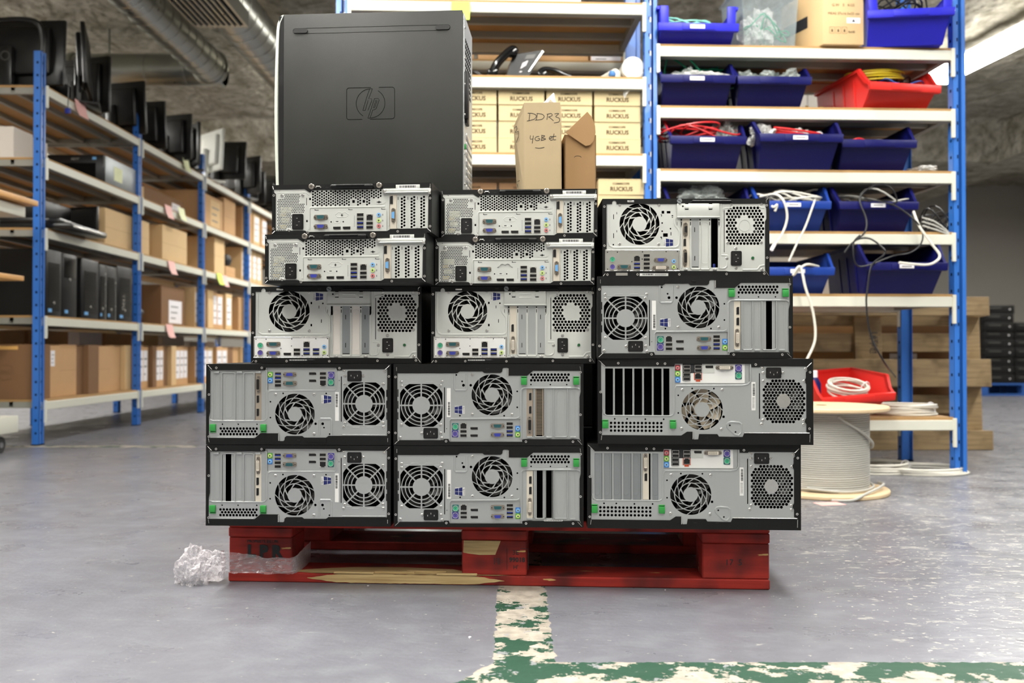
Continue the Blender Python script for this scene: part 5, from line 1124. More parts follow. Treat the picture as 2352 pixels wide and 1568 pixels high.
# ================================================================= RACKS
def upright(h, up):   # channel open to -y (front); up = True for front posts
    m = MB('rack_blue', 'void', 'steel_pale')
    m.box(-.026, -.004, 0, .002, 0, h).box(.010, .026, 0, .002, 0, h).box(-.026, -.024, 0, .04, 0, h).box(.024, .026, 0, .04, 0, h).box(-.024, .024, .026, .028, 0, h)
    z = .06
    while z < h - .03:
        m.box(-.010, -.0055, -.0006, 0, z, z + .014, 1).box(-.0025, .0065, .0250, .0262, z, z + .02, 2); m.box(.0242, .0268, .014, .024, z, z + .012, 1); m.box(-.0268, -.0242, .014, .024, z, z + .012, 1); z += .07
    m.box(-.028, .028, -.002, .044, 0, .006, 1); return m.mesh('upright')
def rack(root, posts, bays, depth, h, bars=2, bh=.042):
    for x in posts:
        me = once(('up', h), lambda: upright(h, True)); link('upright', me, root, (x, 0, 0)); link('upright', me, root, (x, depth, 0), (0, 0, pi))
    for x0, x1, levels in bays:
        for z in levels:
            for n, y in (('f', -.006), ('r', depth - .026)):
                def f():
                    m = MB('rack_cream', 'rack_grey'); w = x1 - x0; m.rbox(.022, w - .022, 0, .032, -bh, 0, .002, 0, 1).box(.03, w - .03, .004, .040, -bh - .001, -bh + .004, 1)
                    for e in (.022, w - .036): m.rbox(e, e + .014, -.006, .006, -bh - .07, .008, .001, 0, 1)
                    return m.mesh('beam')
                link('beam', once(('beam', round(x1 - x0, 3), bh), f), root, (x0, y, z))
            m = MB('chipboard'); m.box(x0 + .028, x1 - .028, .004, depth - .004, z, z + .012); link('shelf_board', m.mesh('sb'), root)
            m = MB('rack_grey')
            for k in range(1, bars + 1): y = depth * k / (bars + 1); m.box(x0 + .03, x1 - .03, y - .011, y + .011, z - .028, z - .0005)
            for xx in (x0 + .03, x1 - .055): m.box(xx, xx + .025, .03, depth - .03, z - .035, z - .0005)
            link('shelf_support', m.mesh('ss'), root)

RA = Vector((PX(785, 3.61), 3.61)); RC_ = Vector((PX(2206, 3.72), 3.72)); RU = (RC_ - RA).normalized(); RZ = atan2(RU.y, RU.x); RN = Vector((-RU.y, RU.x)); RB_ = 1.262; RL = (RC_ - RA).length
LV_R = (.228, .741, 1.0, 1.255, 1.516, 1.77); LV_M = (.2, .62, .945, 1.316, 1.632, 1.939)
rk = thing('shelving_rack', 'blue and cream two-bay shelving rack behind the computers, holding tan boxes and plastic bins', 'shelving', (RA.x, RA.y, 0), RZ, 'metal shelving racks')
rack(rk, (0, RB_, RL), ((0, RB_, LV_M), (RB_, RL, LV_R)), .5, 2.35)
def RK(px, dy=0.0, z=0):      # world point on the rack front line shifted dy into the rack, seen at image column px
    a = RA + RN * dy; k = (px - 1176) / F; t = (k * a.y - a.x) / (RU.x - k * RU.y); q = a + RU * t; return Vector((q.x, q.y, z))
def SZ(l): return l + .0125
# back-to-back rack
rb = thing('shelving_rack', 'plain shelving rack back to back behind the tan boxes, cartons on its top shelf', 'shelving', (RA.x + .02, RA.y + .62, 0), RZ, 'metal shelving racks')
rack(rb, (0, RB_), ((0, RB_, (.2, .9, 1.45, 1.90)),), .5, 2.35)

LR = thing('shelving_rack', 'long blue and cream shelving rack along the left aisle, loaded with monitors and cartons', 'shelving', (-2.58, 4.90, 0), pi / 2, 'metal shelving racks')
LV_L = (.235, .70, 1.185, 1.575, 1.975); BP = [0, 1.28, 2.56, 3.84, 5.12, 6.40]
rack(LR, BP, [(a, b, LV_L) for a, b in zip(BP, BP[1:])], .74, 2.16, 3, .045)
XL = -2.58
def LY(px, X=XL): return -X * F / (1176 - px)

# ================================================================= TAN NETWORK BOXES
def tanbox(label, px0, px1, z, dy=.015, h=.066, d=.26, m='carton_tan', twist=0, text=True):
    a = RK(px0, dy, z); b = RK(px1, dy, z); w = (b - a).length
    r = thing('network_box', label, 'box', a, RZ + twist, 'printed tan network equipment boxes')
    link('carton', once(('tan', round(w, 3), h, m), lambda: MB(m, 'carton_print').rbox(.001, w - .001, 0, d, 0, h, .0015, 0, 1).box(.001, w - .001, -.0004, .0, h * .93, h * .935, 1).mesh('c')), r)
    if text:
        link('printed_name', text_mesh('RUCKUS', .0245, 'carton_print', .0002, 0, 'CENTER', .0007), r, (w * .5, -.0006, h * .36)); link('printed_maker', text_mesh('COMMSCOPE', .0115, 'carton_print', .0002, 0, 'CENTER', .0003), r, (w * .49, -.0006, h * .70))
    return r
cols = ((1037, 1141, 'first column'), (1144, 1251, 'second column'), (1255, 1361, 'third column'), (1365, 1473, 'rightmost column'))
rows = ('bottom row', 'third row from the top', 'second row from the top', 'top row')
for (a, b, cn) in cols:
    for i, rn in enumerate(rows):
        tanbox('tan printed network box, upper shelf, %s, %s' % (cn, rn), a + (i * 7 % 3) * .4, b - (i * 5 % 3) * .4, SZ(1.316) + i * .0668, .02 + (i * 3 % 4) * .003)
for i in range(4): tanbox('tan printed network box on the lower shelf by the blue post, ' + ('bottom', 'second from bottom', 'second from top', 'topmost, slightly tilted')[i], 1373 + (i % 2), 1480 + (i % 2), SZ(.945) + i * .0672, .02, twist=(0 if i < 3 else -.02))
for i in range(4):
    for k, (a, b) in enumerate(((1030, 1141), (1146, 1252))): tanbox('pinkish tan network box set back on the lower shelf, %s stack, %s' % (('left', 'right')[k], ('bottom', 'second from bottom', 'second from top', 'topmost')[i]), a, b, SZ(.945) + i * .0668, .12, m='carton_pink')
# cartons on the rear rack top
def carton(name, label, loc, w, d, h, rz=0, m='carton', group=None, tape=True, lab=None, cat='box', flaps=None):
    r = thing(name, label, cat, loc, rz, group)
    def f():
        k = MB(m, 'carton_dark'); k.rbox(0, w, 0, d, 0, h, .002, 0, 1); k.box(w / 2 - .001, w / 2 + .001, .0, d, h, h + .0005, 1)
        if w > .15: k.box(0, w, -.0005, 0, h * .5, h * .5 + .001, 1)
        return k.mesh('c')
    link('carton_body', once(('ct', round(w, 2), round(d, 2), round(h, 2), m), f) if abs(w * 100 % 1) < 1e-6 else f(), r)
    if tape: link('tape_strip', MB('tape').box(-.0004, w + .0004, d / 2 - .025, d / 2 + .025, h - .06, h + .0008).mesh('t'), r)
    for (face, a, b, c_, e_, lm) in (lab or ()):
        mm = MB(lm, 'ink_grey'); q = random.Random(int(a * 1e4) + 7)
        if face == 'f':
            mm.box(a, b, -.0012, 0, c_, e_, 0)
            for i in range(3): z = c_ + (e_ - c_) * (.2 + .25 * i); mm.box(a + (b - a) * .15, a + (b - a) * q.uniform(.5, .9), -.0016, -.0012, z, z + (e_ - c_) * .05, 1)
        else: mm.box(-.0012, 0, a, b, c_, e_, 0)
        link('label', mm.mesh('l', False), r, label='white paper label')
    return r
zt_ = SZ(1.90)
def RKz(px, dy, z): return RK(px, dy, z)
for i, (a, b, lb, m, lab) in enumerate(((1030, 1088, 'short brown carton at the left on the top shelf of the rear rack', 'carton', None), (1097, 1213, 'brown carton behind the desk phone on the rear rack', 'carton', None), (1228, 1352, 'brown carton with a small white label on the rear rack', 'carton', (('f', .20, .25, .05, .08, 'paper_white'),)), (1356, 1452, 'carton with a large white shipping label at the right of the rear rack', 'carton', (('f', .005, .15, .0, .085, 'paper_white'),)))):
    p0 = RK(a, .66, zt_); p1 = RK(b, .66, zt_); carton('carton', lb, p0, (p1 - p0).length, .3, .125 - .01 * (i == 0), RZ, m, 'cartons on the rear rack', False, lab)
# white box edge and note on the top shelf
p0 = RK(1040, .03, SZ(1.939)); p1 = RK(1335, .03, 0); carton('white_box', 'low white box lying on the top shelf above the tan boxes', p0, (Vector((p1.x, p1.y)) - Vector((p0.x, p0.y))).length, .3, .12, RZ, 'white_card', None, False)
p0 = RK(830, .03, SZ(1.939)); p1 = RK(1033, .03, 0); carton('white_box', 'low white box on the top shelf, just above the big black tower', p0, (Vector((p1.x, p1.y)) - Vector((p0.x, p0.y))).length, .3, .11, RZ, 'white_card', None, False)
nt = MB('note_lime'); nt.add([(0, 0, 0), (.076, 0, 0), (.076, -.004, -.038), (.074, -.012, -.076), (.001, -.012, -.076), (0, -.004, -.038)], [(0, 1, 2, 5), (5, 2, 3, 4)]); nt.add([(0, .001, 0), (.076, .001, 0), (.076, -.003, -.038), (.074, -.011, -.076), (.001, -.011, -.076), (0, -.003, -.038)], [(5, 2, 1, 0), (4, 3, 2, 5)])
q = RK(1036, -.016, 1.934); tag(link('sticky_note', nt.mesh('n'), None, q, (0, 0, RZ)), 'lime yellow sticky note hanging from the top beam beside the black tower', 'sticky note', 'paper notes')

# desk phone
def desk_phone():
    p = RK(1122, .05, SZ(1.632)); r = thing('desk_phone', 'black desk phone standing tilted on the shelf above the tan boxes', 'telephone', p, RZ + .1)
    M = Matrix.Rotation(radians(0), 4, 'X')
    link('phone_body', MB('black_plastic').prism([(.075, .012), (.165, .008), (.228, .122), (.222, .127), (.108, .104), (.098, .09)], .0, .11).mesh('b'), r)
    link('screen', MB('monitor_grey').prism([(.150, .085), (.190, .092), (.200, .110), (.160, .104)], -.0015, .002).mesh('s'), r)
    m = MB('paper_white')
    for k in range(4): m.prism([(.133 + .006 * k, .046 + .004 * k), (.138 + .006 * k, .047 + .004 * k), (.148 + .006 * k, .072 + .003 * k), (.143 + .006 * k, .071 + .003 * k)], -.002, .001)
    m.prism([(.128, .030), (.138, .031), (.141, .036), (.131, .035)], -.002, .001)
    link('key_labels', m.mesh('k'), r); link('edge_trim', MB('steel_bright').prism([(.166, .035), (.172, .036), (.232, .122), (.226, .126)], -.002, .11).mesh('e'), r)
    hs = spline([(.012, -.02, .012), (.03, -.028, .05), (.06, -.03, .085), (.095, -.028, .115), (.108, -.02, .105)], 6)
    h = MB('black_gloss').tube(hs, .017, 12, 0, sy=1.1); h.rbox(-.008, .035, -.045, .0, .001, .030, .010, 0, 2); h.rbox(.075, .118, -.045, .0, .085, .122, .012, 0, 2); link('handset', h.mesh('h'), r)
    link('stand', MB('black_plastic').rbox(.02, .175, -.01, .12, 0, .014, .005, 0, 2).mesh('st'), r)
    m = MB('cable_black').tube([(-.02 + .012 * sin(k * 1.3) - .0009 * k, .05 + .012 * cos(k * 1.3), .012 + .0008 * k) for k in range(36)], .004, 6); link('coiled_cord', m.mesh('c'), r)
desk_phone()
p = RK(1240, .05, SZ(1.632)); r = thing('phone_handset', 'loose black phone handset lying right of the desk phone', 'handset', p, RZ)
m = MB('black_gloss').tube(spline([(.0, 0, .028), (.02, 0, .04), (.06, 0, .035), (.10, 0, .018), (.13, .0, .008)], 6), .012, 12); m.rbox(-.01, .03, -.018, .018, .004, .03, .008); link('handset_body', m.mesh('h'), r)
m = MB('cable_black').tube(spline([(.12, 0, .008), (.17, -.02, .006), (.22, .02, .006), (.26, 0, .006)], 6), .0035, 6); link('cord', m.mesh('c'), r)
def roll(label, px, z, R, L_, dy, m2='cable_white', trail=False, rz=0, capm=None):
    p = RK(px, dy, z); r = thing('film_roll', label, 'roll', p, RZ + rz, 'plastic film rolls'); M = Matrix.Translation((0, 0, R)) @ Matrix.Rotation(-pi / 2, 4, 'X')
    link('film', MB(m2).lathe([(R * .52, 0), (R, 0), (R, L_), (R * .52, L_), (R * .52, 0.001)], 30, 0, M).mesh('f'), r)
    link('cardboard_core', MB('carton_grey').lathe([(R * .5, .004), (R * .42, .004), (R * .42, L_ - .004), (R * .5, L_ - .004)], 24, 0, M).mesh('co'), r)
    if capm: link('end_cap', MB(capm).lathe([(R * .5, -.006), (R * .5, .01), (R * .2, .012)], 20, 0, M).mesh('ec'), r)
    if trail:
        vs = []; n = 14
        for i in range(n):
            t = i / (n - 1); w = .03 * sin(pi * min(1, t * .8 + .15)); x = .02 - .05 * t + .008 * sin(t * 5); z_ = R * 1.0 - .125 * t
            vs += [(x - w, -.014 - .010 * noise.noise(Vector((i, 0, 0))), z_), (x, -.024 - .012 * noise.noise(Vector((i, 3, 0))), z_ - .01), (x + w, -.012 - .01 * noise.noise(Vector((i, 7, 0))), z_ + .006)]
        fs = [(3 * i + j, 3 * i + j + 1, 3 * i + j + 4, 3 * i + j + 3) for i in range(n - 1) for j in range(2)]; link('trailing_film', MB('plastic_bag').add(vs, fs).mesh('t'), r)
    return r
roll('white roll of stretch film, end on, with film trailing over the shelf edge', 1455, SZ(1.632), .046, .2, .03, trail=True)
rr_ = roll('thin white film roll with a blue knob, left of the big roll', 1415, SZ(1.632), .024, .16, .05, rz=.35); link('blue_knob', MB('square_blue').lathe([(.001, -.014), (.013, -.01), (.015, 0), (.01, .012), (.001, .014)], 16).mesh('k'), rr_, (-.028, -.02, .015))

# ================================================================= PLASTIC BINS
def bin_(label, loc, w, d, h, rz, m, hf=.60, lab=True, taper=.12, rot=None, group='open-front plastic bins', ears=False):
    r = thing('storage_bin', label, 'bin', loc, rz, group, rot)
    def f():
        t = .004; k = MB(m); yf = .075
        pk = .004 if ears else d * .16
        prof = [(yf, 0), (d, 0), (d, h), (pk, h), (.002 if ears else .022, h * (hf + .12)), (0, h * hf), (.0, h * hf - .012)]
        if ears: k.rbox(0, .036, -.004, .006, h * hf - .03, h, .003); k.rbox(w - .036, w, -.004, .006, h * hf - .03, h, .003)
        for x0, x1 in ((0, t), (w - t, w)): k.prismx(prof, x0, x1)
        k.box(t, w - t, yf, d, 0, t).box(t, w - t, d - t, d, 0, h); k.prismx([(yf, 0), (0, h * hf - .02), (0, h * hf), (t, h * hf), (t, h * hf - .02), (yf + t, 0)], t, w - t)
        # rolled rims
        k.rbox(-.012, w + .012, -.014, .006, h * hf - .034, h * hf, .004, 0, 2)
        for x0, x1 in ((-.010, t), (w - t, w + .010)):
            k.prismx([(pk, h - .012), (d, h - .012), (d, h), (pk, h)], x0, x1)
            if not ears: k.prismx([(0, h * hf - .012), (0, h * hf), (.022, h * (hf + .12)), (pk, h), (pk + .012, h - .014), (.035, h * (hf + .04))], x0, x1)
        k.rbox(-.010, w + .010, d - .006, d + .008, h - .016, h, .003)
        k.rbox(w * .28, w * .72, -.017, -.010, h * hf - .030, h * hf - .004, .002)
        for x in (.06, .18, .30): k.box(-.003, 0, .08 + x * d * 1.6, .09 + x * d * 1.6, .01, h * .8).box(w, w + .003, .08 + x * d * 1.6, .09 + x * d * 1.6, .01, h * .8)
        for i, (x, y, z) in enumerate(k.v):
            s_ = 1 - taper * (1 - z / h); k.v[i] = (w / 2 + (x - w / 2) * s_, y, z)
        return k.mesh('bin')
    link('bin_body', once(('bin', w, d, h, m, hf, taper, ears), f), r)
    if lab: link('label', MB('paper_white', 'ink_grey').box(-.03, .03, -.001, 0, -.008, .008).box(-.02, .02, -.0014, -.001, -.002, .002, 1).mesh('l'), r, (w * .48, -.0172, h * hf - .017))
    return r
def cables(label, loc, spread, n, mname, r=.0028, seed=1, rz=0, group='cables in the bins', h=.03, loops=True, cat='cable', name='cable'):
    q = random.Random(seed); o = thing(name, label, cat, loc, rz, group); m = MB(mname)
    for k in range(n):
        cx, cy = q.uniform(-.3, .3) * spread[0], q.uniform(-.3, .3) * spread[1]; ra, rb_ = spread[0] * q.uniform(.25, .45), spread[1] * q.uniform(.25, .45); z0 = q.uniform(.2, 1) * h; ph = q.uniform(0, 6); til = q.uniform(-.5, .5) * h; til2 = q.uniform(-.3, .6) * h
        m.tube([(cx + ra * cos(a), cy + rb_ * sin(a), max(r, z0 + til * cos(a + ph) + til2 * sin(2 * a))) for a in [2 * pi * i / 22 for i in range(22)]], r, 6, 0, True)
    link('cable_loops', m.mesh('c'), o); return o
def coil(label, loc, R, n, r, mname, hgt=.02, seed=1, rot=None, group='coiled cables', name='cable_coil', ecc=1.0):
    q = random.Random(seed); o = thing(name, label, 'cable', loc, 0, group, rot); m = MB(mname); pts = []
    for i in range(n * 22): a = 2 * pi * i / 22; k = i / 22; rr = R * (1 - .14 * abs(sin(k * 2.1))) ; pts.append((rr * cos(a) + .004 * sin(k * 5), rr * ecc * sin(a), r + hgt * (.5 + .5 * sin(k * 1.7))))
    m.tube(pts, r, 6); link('coils', m.mesh('c'), o); link('cable_tie', MB('paper_white').tube([(R * .86 + .02 * cos(a), 0, hgt * .5 + r + (hgt * .6 + r) * sin(a)) for a in [2 * pi * i / 12 for i in range(12)]], .0025, 6, 0, True).mesh('t'), o); return o
B = {}
def BN(key, label, px0, px1, lv, h, m, dy=-.03, d=.42, hf=.62, rz=0, **kw):
    a = RK(px0, dy, SZ(lv)); b = RK(px1, dy, SZ(lv)); w = round((b - a).length - .02, 3); a = a + Vector((RU.x, RU.y, 0)) * .01
    B[key] = (a, w, h, hf); return bin_(label, a, w, d, h, RZ + rz, m, hf, **kw)
def inside(key, fx, fy, fz): a, w, h, hf = B[key]; return Vector((a.x + RU.x * w * fx + RN.x * fy, a.y + RU.y * w * fx + RN.y * fy, a.z + h * hf * fz))
# top shelf
BN('a', 'bright blue bin at the left of the top shelf, mint cables inside', 1511, 1698, 1.77, .145, 'bin_blue', hf=.50, d=.3, taper=.03, ears=True)
cables('pale mint network cables in the top left blue bin', inside('a', .5, .14, .8), (.26, .18), 9, 'cable_mint', .0035, 3, h=.05)
bt = RK(1990, -.06, SZ(1.77)); bin_('bright blue bin turned sideways at the right end of the top shelf, black cables inside', bt + Vector((.01, 0, 0)), .335, .40, .20, RZ - .16, 'bin_blue', .62, lab=False, taper=.10, ears=True)
cables('black power cables spilling in the top right blue bin', bt + Vector((.19, .13, .11)), (.24, .2), 10, 'cable_black', .0035, 8, h=.09)
# clear tub
def tub():
    a = RK(1705, .0, SZ(1.77)); b = RK(1845, 0, 0); w = .245; r = thing('plastic_tub', 'clear plastic tub of bagged green cables between the blue bin and the printed carton', 'tub', a, RZ); k = MB('clear_tub'); h = .27; d = .3
    for x0, x1, y0, y1 in ((0, w, 0, .003), (0, w, d - .003, d), (0, .003, 0, d), (w - .003, w, 0, d), ): k.box(x0, x1, y0, y1, 0, h)
    k.box(0, w, 0, d, 0, .003).rbox(-.01, w + .01, -.01, d + .01, h - .01, h, .003)
    for i, (x, y, z) in enumerate(k.v): s_ = .88 + .12 * z / h; k.v[i] = (w / 2 + (x - w / 2) * s_, d / 2 + (y - d / 2) * s_, z)
    link('tub_body', k.mesh('t'), r); return a, w, d
a, w, d = tub()
cables('coil of green cable inside the clear tub', a + Vector((w * .5, .09, .03)), (.15, .1), 7, 'cable_green', .003, 5, h=.09)
crumple('plastic_bag', 'shiny white plastic bag inside the clear tub', 'bag', a + Vector((w * .42, .11, .012)), (.075, .06, .11), 4, 'plastic_bag')
# printed carton
def printed_carton():
    a = RK(1893, -.02, SZ(1.77)); w = .172; h = .25; d = .26
    r = thing('carton', 'taped brown carton with printed weights and symbols on the top shelf', 'box', a, RZ - .0); r.rotation_euler.z = RZ
    k = MB('carton_light'); k.rbox(0, w, 0, d, 0, h, .003); k.xf(Matrix(((1, -.33, 0, 0), (0, 1, 0, 0), (0, 0, 1, 0), (0, 0, 0, 1)))); link('carton_body', k.mesh('c'), r)
    for s_, x, z, sz in (('QTY    PCS', .085, .232, .02), ('N.W   6   KGS', .085, .196, .016), ('G.W   5   KGS', .085, .163, .016), ('MEAS 37x16.5x25 cm', .087, .128, .015)): link('printing', text_mesh(s_, sz, 'carton_print', .0002), r, (x, -.0006, z))
    link('white_sticker', MB('paper_white', 'ink').box(-.028, .028, -.0008, 0, -.011, .011, 0).prism([(-.008, -.006), (.008, -.006), (0, .006)], -.0012, -.0007, 1).mesh('s'), r, (.128, 0, .100))
    m = MB('carton_print')
    for i in range(3):
        x = .028 + i * .026; frame = rrect(x, x + .02, .046, .072, .001); m.tube([(p_[0], -.0004, p_[1]) for p_ in frame], .0006, 4, 0, True); m.prism([(x + .006, .052), (x + .014, .052), (x + .012, .064), (x + .008, .064)], -.0008, 0)
    link('handling_symbols', m.mesh('h'), r); link('printing', text_mesh('RoHS', .012, 'carton_print', .0002, 0, 'CENTER', .0003), r, (.120, -.0006, .052))
    link('dark_side_print', MB('ink').add([(-.0305, .09, .10), (-.0805, .24, .10), (-.0805, .24, .15), (-.0305, .09, .15)], [(0, 1, 2, 3)]).mesh('d'), r)
printed_carton()
# second shelf
BN('b', 'navy bin at the left of the second shelf, green cable arching above', 1513, 1694, 1.516, .185, 'bin_navy', hf=.62)
BN('c', 'navy bin in the middle of the second shelf, small bags inside', 1690, 1868, 1.516, .17, 'bin_navy', hf=.66, lab=False)
cables('green network cable arching out of the second-shelf left bin', inside('b', .5, .14, .9), (.34, .2), 5, 'cable_green', .004, 2, h=.11)
crumple('plastic_bag', 'clear bag on top of the second-shelf left bin', 'bag', inside('b', .42, .10, .8), (.07, .05, .05), 2, 'clear_bag')
crumple('plastic_bag', 'long white bag along the front of the second-shelf left bin', 'bag', inside('b', .55, .06, .97), (.11, .03, .025), 6, 'plastic_bag')
for i, fx in enumerate((.2, .5, .8)): crumple('plastic_bag', 'small clear bag in the second-shelf middle bin, ' + ('left', 'centre', 'right')[i], 'bag', inside('c', fx, .08, .95), (.05, .05, .035), 11 + i, 'clear_bag', 3)
cables('mint cables under the bags of the middle bin', inside('c', .5, .14, .6), (.24, .2), 6, 'cable_mint', .003, 9, h=.04)
ra_ = RK(2000, -.05, SZ(1.516)); bin_('red bin at the right of the second shelf, full of yellow and blue cables', ra_ , .315, .42, .165, RZ + .14, 'bin_red', .55, lab=False, taper=.08)
rl = lambda x, y, z: ra_ + Vector((x * cos(RZ + .14) - y * sin(RZ + .14), x * sin(RZ + .14) + y * cos(RZ + .14), z))
coil('coil of yellow cable heaped on the red bin', rl(.13, .17, .145), .13, 9, .004, 'cable_yellow', .035, 2, (radians(6), radians(-5), .2), ecc=.7)
cables('tangled blue cables at the front right of the red bin', rl(.21, .10, .075), (.16, .12), 9, 'cable_blue', .003, 12, h=.045)
cables('black cables in the middle of the red bin', rl(.22, .18, .09), (.13, .12), 8, 'cable_black', .003, 14, h=.07)
cables('yellow cable loops hanging behind the red bin', rl(-.03, .40, .0), (.14, .10), 6, 'cable_yellow', .0035, 15, h=.07)
# third shelf
BN('d', 'navy bin at the left of the third shelf with red cable loops', 1535, 1718, 1.255, .19, 'bin_navy', hf=.66)
BN('e', 'navy bin in the middle of the third shelf heaped with bagged red cables', 1740, 1941, 1.255, .195, 'bin_navy', hf=.66, dy=-.07)
BN('f', 'navy bin at the right of the third shelf, one red plug showing', 1928, 2110, 1.255, .19, 'bin_navy', hf=.62, lab=False)
cables('red network cable loops in the third-shelf left bin', inside('d', .45, .10, .95), (.28, .16), 7, 'cable_red', .004, 21, h=.05)
m = MB('cable_red').tube(spline([inside('d', .05, .1, 1.0) + Vector((-.03, 0, .10)), inside('d', .02, .02, 1.1), inside('d', .1, .06, .9)], 8), .0035, 6); m.tube(spline([inside('d', .05, .1, 1.0) + Vector((-.03, 0, .10)), inside('d', .3, .2, 1.45), inside('d', .62, .2, 1.6), inside('d', .66, .1, 1.0)], 8), .0035, 6)
o_ = link('cable', m.mesh('c')); tag(o_, 'thin red cable strand arching above the third-shelf left bin', 'cable')
crumple('plastic_bag', 'clear ribbed bag at the right of the third-shelf left bin', 'bag', inside('d', .82, .10, .8), (.05, .05, .075), 31, 'clear_bag')
coil('red cable coil on top of the third-shelf middle bin', inside('e', .55, .09, .92) + Vector((0, 0, .012)), .10, 6, .0042, 'cable_red', .03, 4, (radians(14), radians(8), 0), ecc=.6)
for i, (fx, s_) in enumerate(((.14, (.06, .05, .055)), (.55, (.07, .05, .045)), (.9, (.045, .04, .03)))): crumple('plastic_bag', 'white bag in the third-shelf middle bin, ' + ('at its left, tallest', 'under the red coil', 'small, at its right')[i], 'bag', inside('e', fx, .10, .80), s_, 41 + i, 'plastic_bag')
m = MB('cable_red', 'clear_tub').tube(spline([inside('f', .12, .06, .95), inside('f', .3, .05, 1.15), inside('f', .45, .05, 1.02), inside('f', .55, .05, 1.08)], 8), .004, 6); m.rbox(-.008, .012, -.006, .006, -.004, .006, .001, 1, 1, Matrix.Translation(inside('f', .57, .05, 1.08)))
tag(link('cable', m.mesh('c')), 'single red cable with a clear plug in the third-shelf right bin', 'cable')
crumple('plastic_bag', 'flat white bag lying at the right end of the third shelf', 'bag', RK(2118, .06, SZ(1.255)), (.055, .06, .018), 51, 'plastic_bag')
# fourth shelf
BN('g', 'navy bin at the left of the fourth shelf, mostly hidden behind the computers', 1530, 1728, 1.0, .185, 'bin_navy', hf=.62)
BN('h', 'royal blue bin in the middle of the fourth shelf with white cables hanging out', 1735, 1912, 1.0, .19, 'bin_royal', hf=.62)
BN('i', 'navy bin at the right of the fourth shelf with black cables draped over', 1922, 2113, 1.0, .19, 'bin_navy', hf=.62)
crumple('plastic_bag', 'grey clear bag standing in the hidden fourth-shelf bin', 'bag', inside('g', .5, .10, .85), (.10, .05, .06), 61, 'clear_bag')
cables('white network cables in the royal blue bin of the fourth shelf', inside('h', .45, .12, .9), (.28, .2), 8, 'cable_white', .0042, 22, h=.06)
cables('grey cables in the right bin of the fourth shelf', inside('i', .5, .14, .9), (.3, .2), 8, 'cable_grey', .004, 24, h=.05)
# fifth shelf
BN('j', 'royal blue bin at the left of the fifth shelf, partly hidden', 1745, 1920, .741, .17, 'bin_royal', hf=.62)
BN('k', 'large navy bin on the fifth shelf, white cable over its rim', 1985, 2180, .741, .205, 'bin_navy', hf=.60, dy=-.07)
for i in range(1): cables('fan of grey and black leads at the right end of the fourth shelf', RK(2150, .10, SZ(1.0)), (.16, .16), 8, 'cable_black', .0035, 33, h=.09)
# hanging cables: image columns/rows at given depth in front of the rack
def hang(name, label, pts, r, m, plug=None):
    w = [P(x, y, RK(x, dy).y) for x, y, dy in pts]; k = MB(m, 'paper_white').tube(spline(w, 8), r, 8)
    if plug: k.rbox(-.007, .007, -.005, .005, -.016, .016, .002, 1, 1, Matrix.Translation(w[-1]) @ Matrix.Rotation(plug, 4, 'Y'))
    return tag(link(name, k.mesh('h')), label, 'cable', 'cables hanging from the rack')
hang('cable', 'white cable hanging in a curve from the royal blue bin, plug end down', [(1745, 452, .02), (1780, 446, -.02), (1800, 462, -.05), (1808, 500, -.05), (1795, 540, -.05), (1775, 568, -.05)], .0048, 'cable_white', .5)
hang('cable', 'short white cable loop with a plug on the royal blue bin rim', [(1760, 455, .03), (1775, 475, -.05), (1785, 470, -.05), (1780, 485, -.05)], .0048, 'cable_white', 0)
hang('cable', 'thin white cable running from the royal blue bin down to the fifth shelf', [(1875, 450, .02), (1868, 470, -.06), (1850, 520, -.06), (1830, 560, -.06), (1812, 600, -.06)], .0042, 'cable_white')
hang('cable', 'thick white cable hanging from the fifth shelf down towards the red bin', [(1880, 612, -.02), (1850, 608, -.07), (1822, 632, -.08), (1838, 612, -.09), (1850, 660, -.1), (1868, 720, -.1), (1872, 780, -.1), (1852, 828, -.1)], .0052, 'cable_white')
hang('cable', 'white cable looping from the fourth-shelf right bin onto the navy bin below', [(2098, 485, -.06), (2112, 520, -.08), (2140, 560, -.09), (2158, 585, -.10), (2150, 600, -.11), (2125, 608, -.11), (2065, 603, -.11)], .0052, 'cable_white')
hang('cable', 'black cable dangling in loops from the fourth shelf down to the red bin', [(2057, 865, .05), (2030, 830, -.12), (2000, 770, -.12), (1990, 700, -.12), (1993, 660, -.12), (2002, 610, -.12), (2030, 585, -.12), (2030, 572, -.12), (1998, 548, -.1), (1965, 552, -.09), (1940, 580, -.09), (1955, 560, -.09), (1985, 535, -.09), (1990, 505, -.08), (1975, 455, -.06), (2010, 425, -.05), (2045, 430, -.05), (2060, 460, -.05), (2045, 470, -.05)], .0036, 'cable_black')
hang('cable', 'second black cable bowing out right from the fourth-shelf bin', [(1985, 456, -.05), (2050, 470, -.06), (2095, 500, -.08), (2118, 530, -.08), (2115, 560, -.08), (2090, 580, -.07), (2050, 588, -.06), (1990, 610, -.1), (1965, 605, -.12), (1960, 560, -.12), (1975, 540, -.11)], .0034, 'cable_black')
for i in range(3): hang('cable', 'grey lead sloping down to the right end of the fourth shelf, ' + ('upper', 'middle', 'lower')[i] + ' of three', [(2118, 500 + i * 9, .02), (2145, 508 + i * 9, 0), (2170, 525 + i * 5, 0), (2180, 536 + i, -.0)], .0034, 'cable_grey')

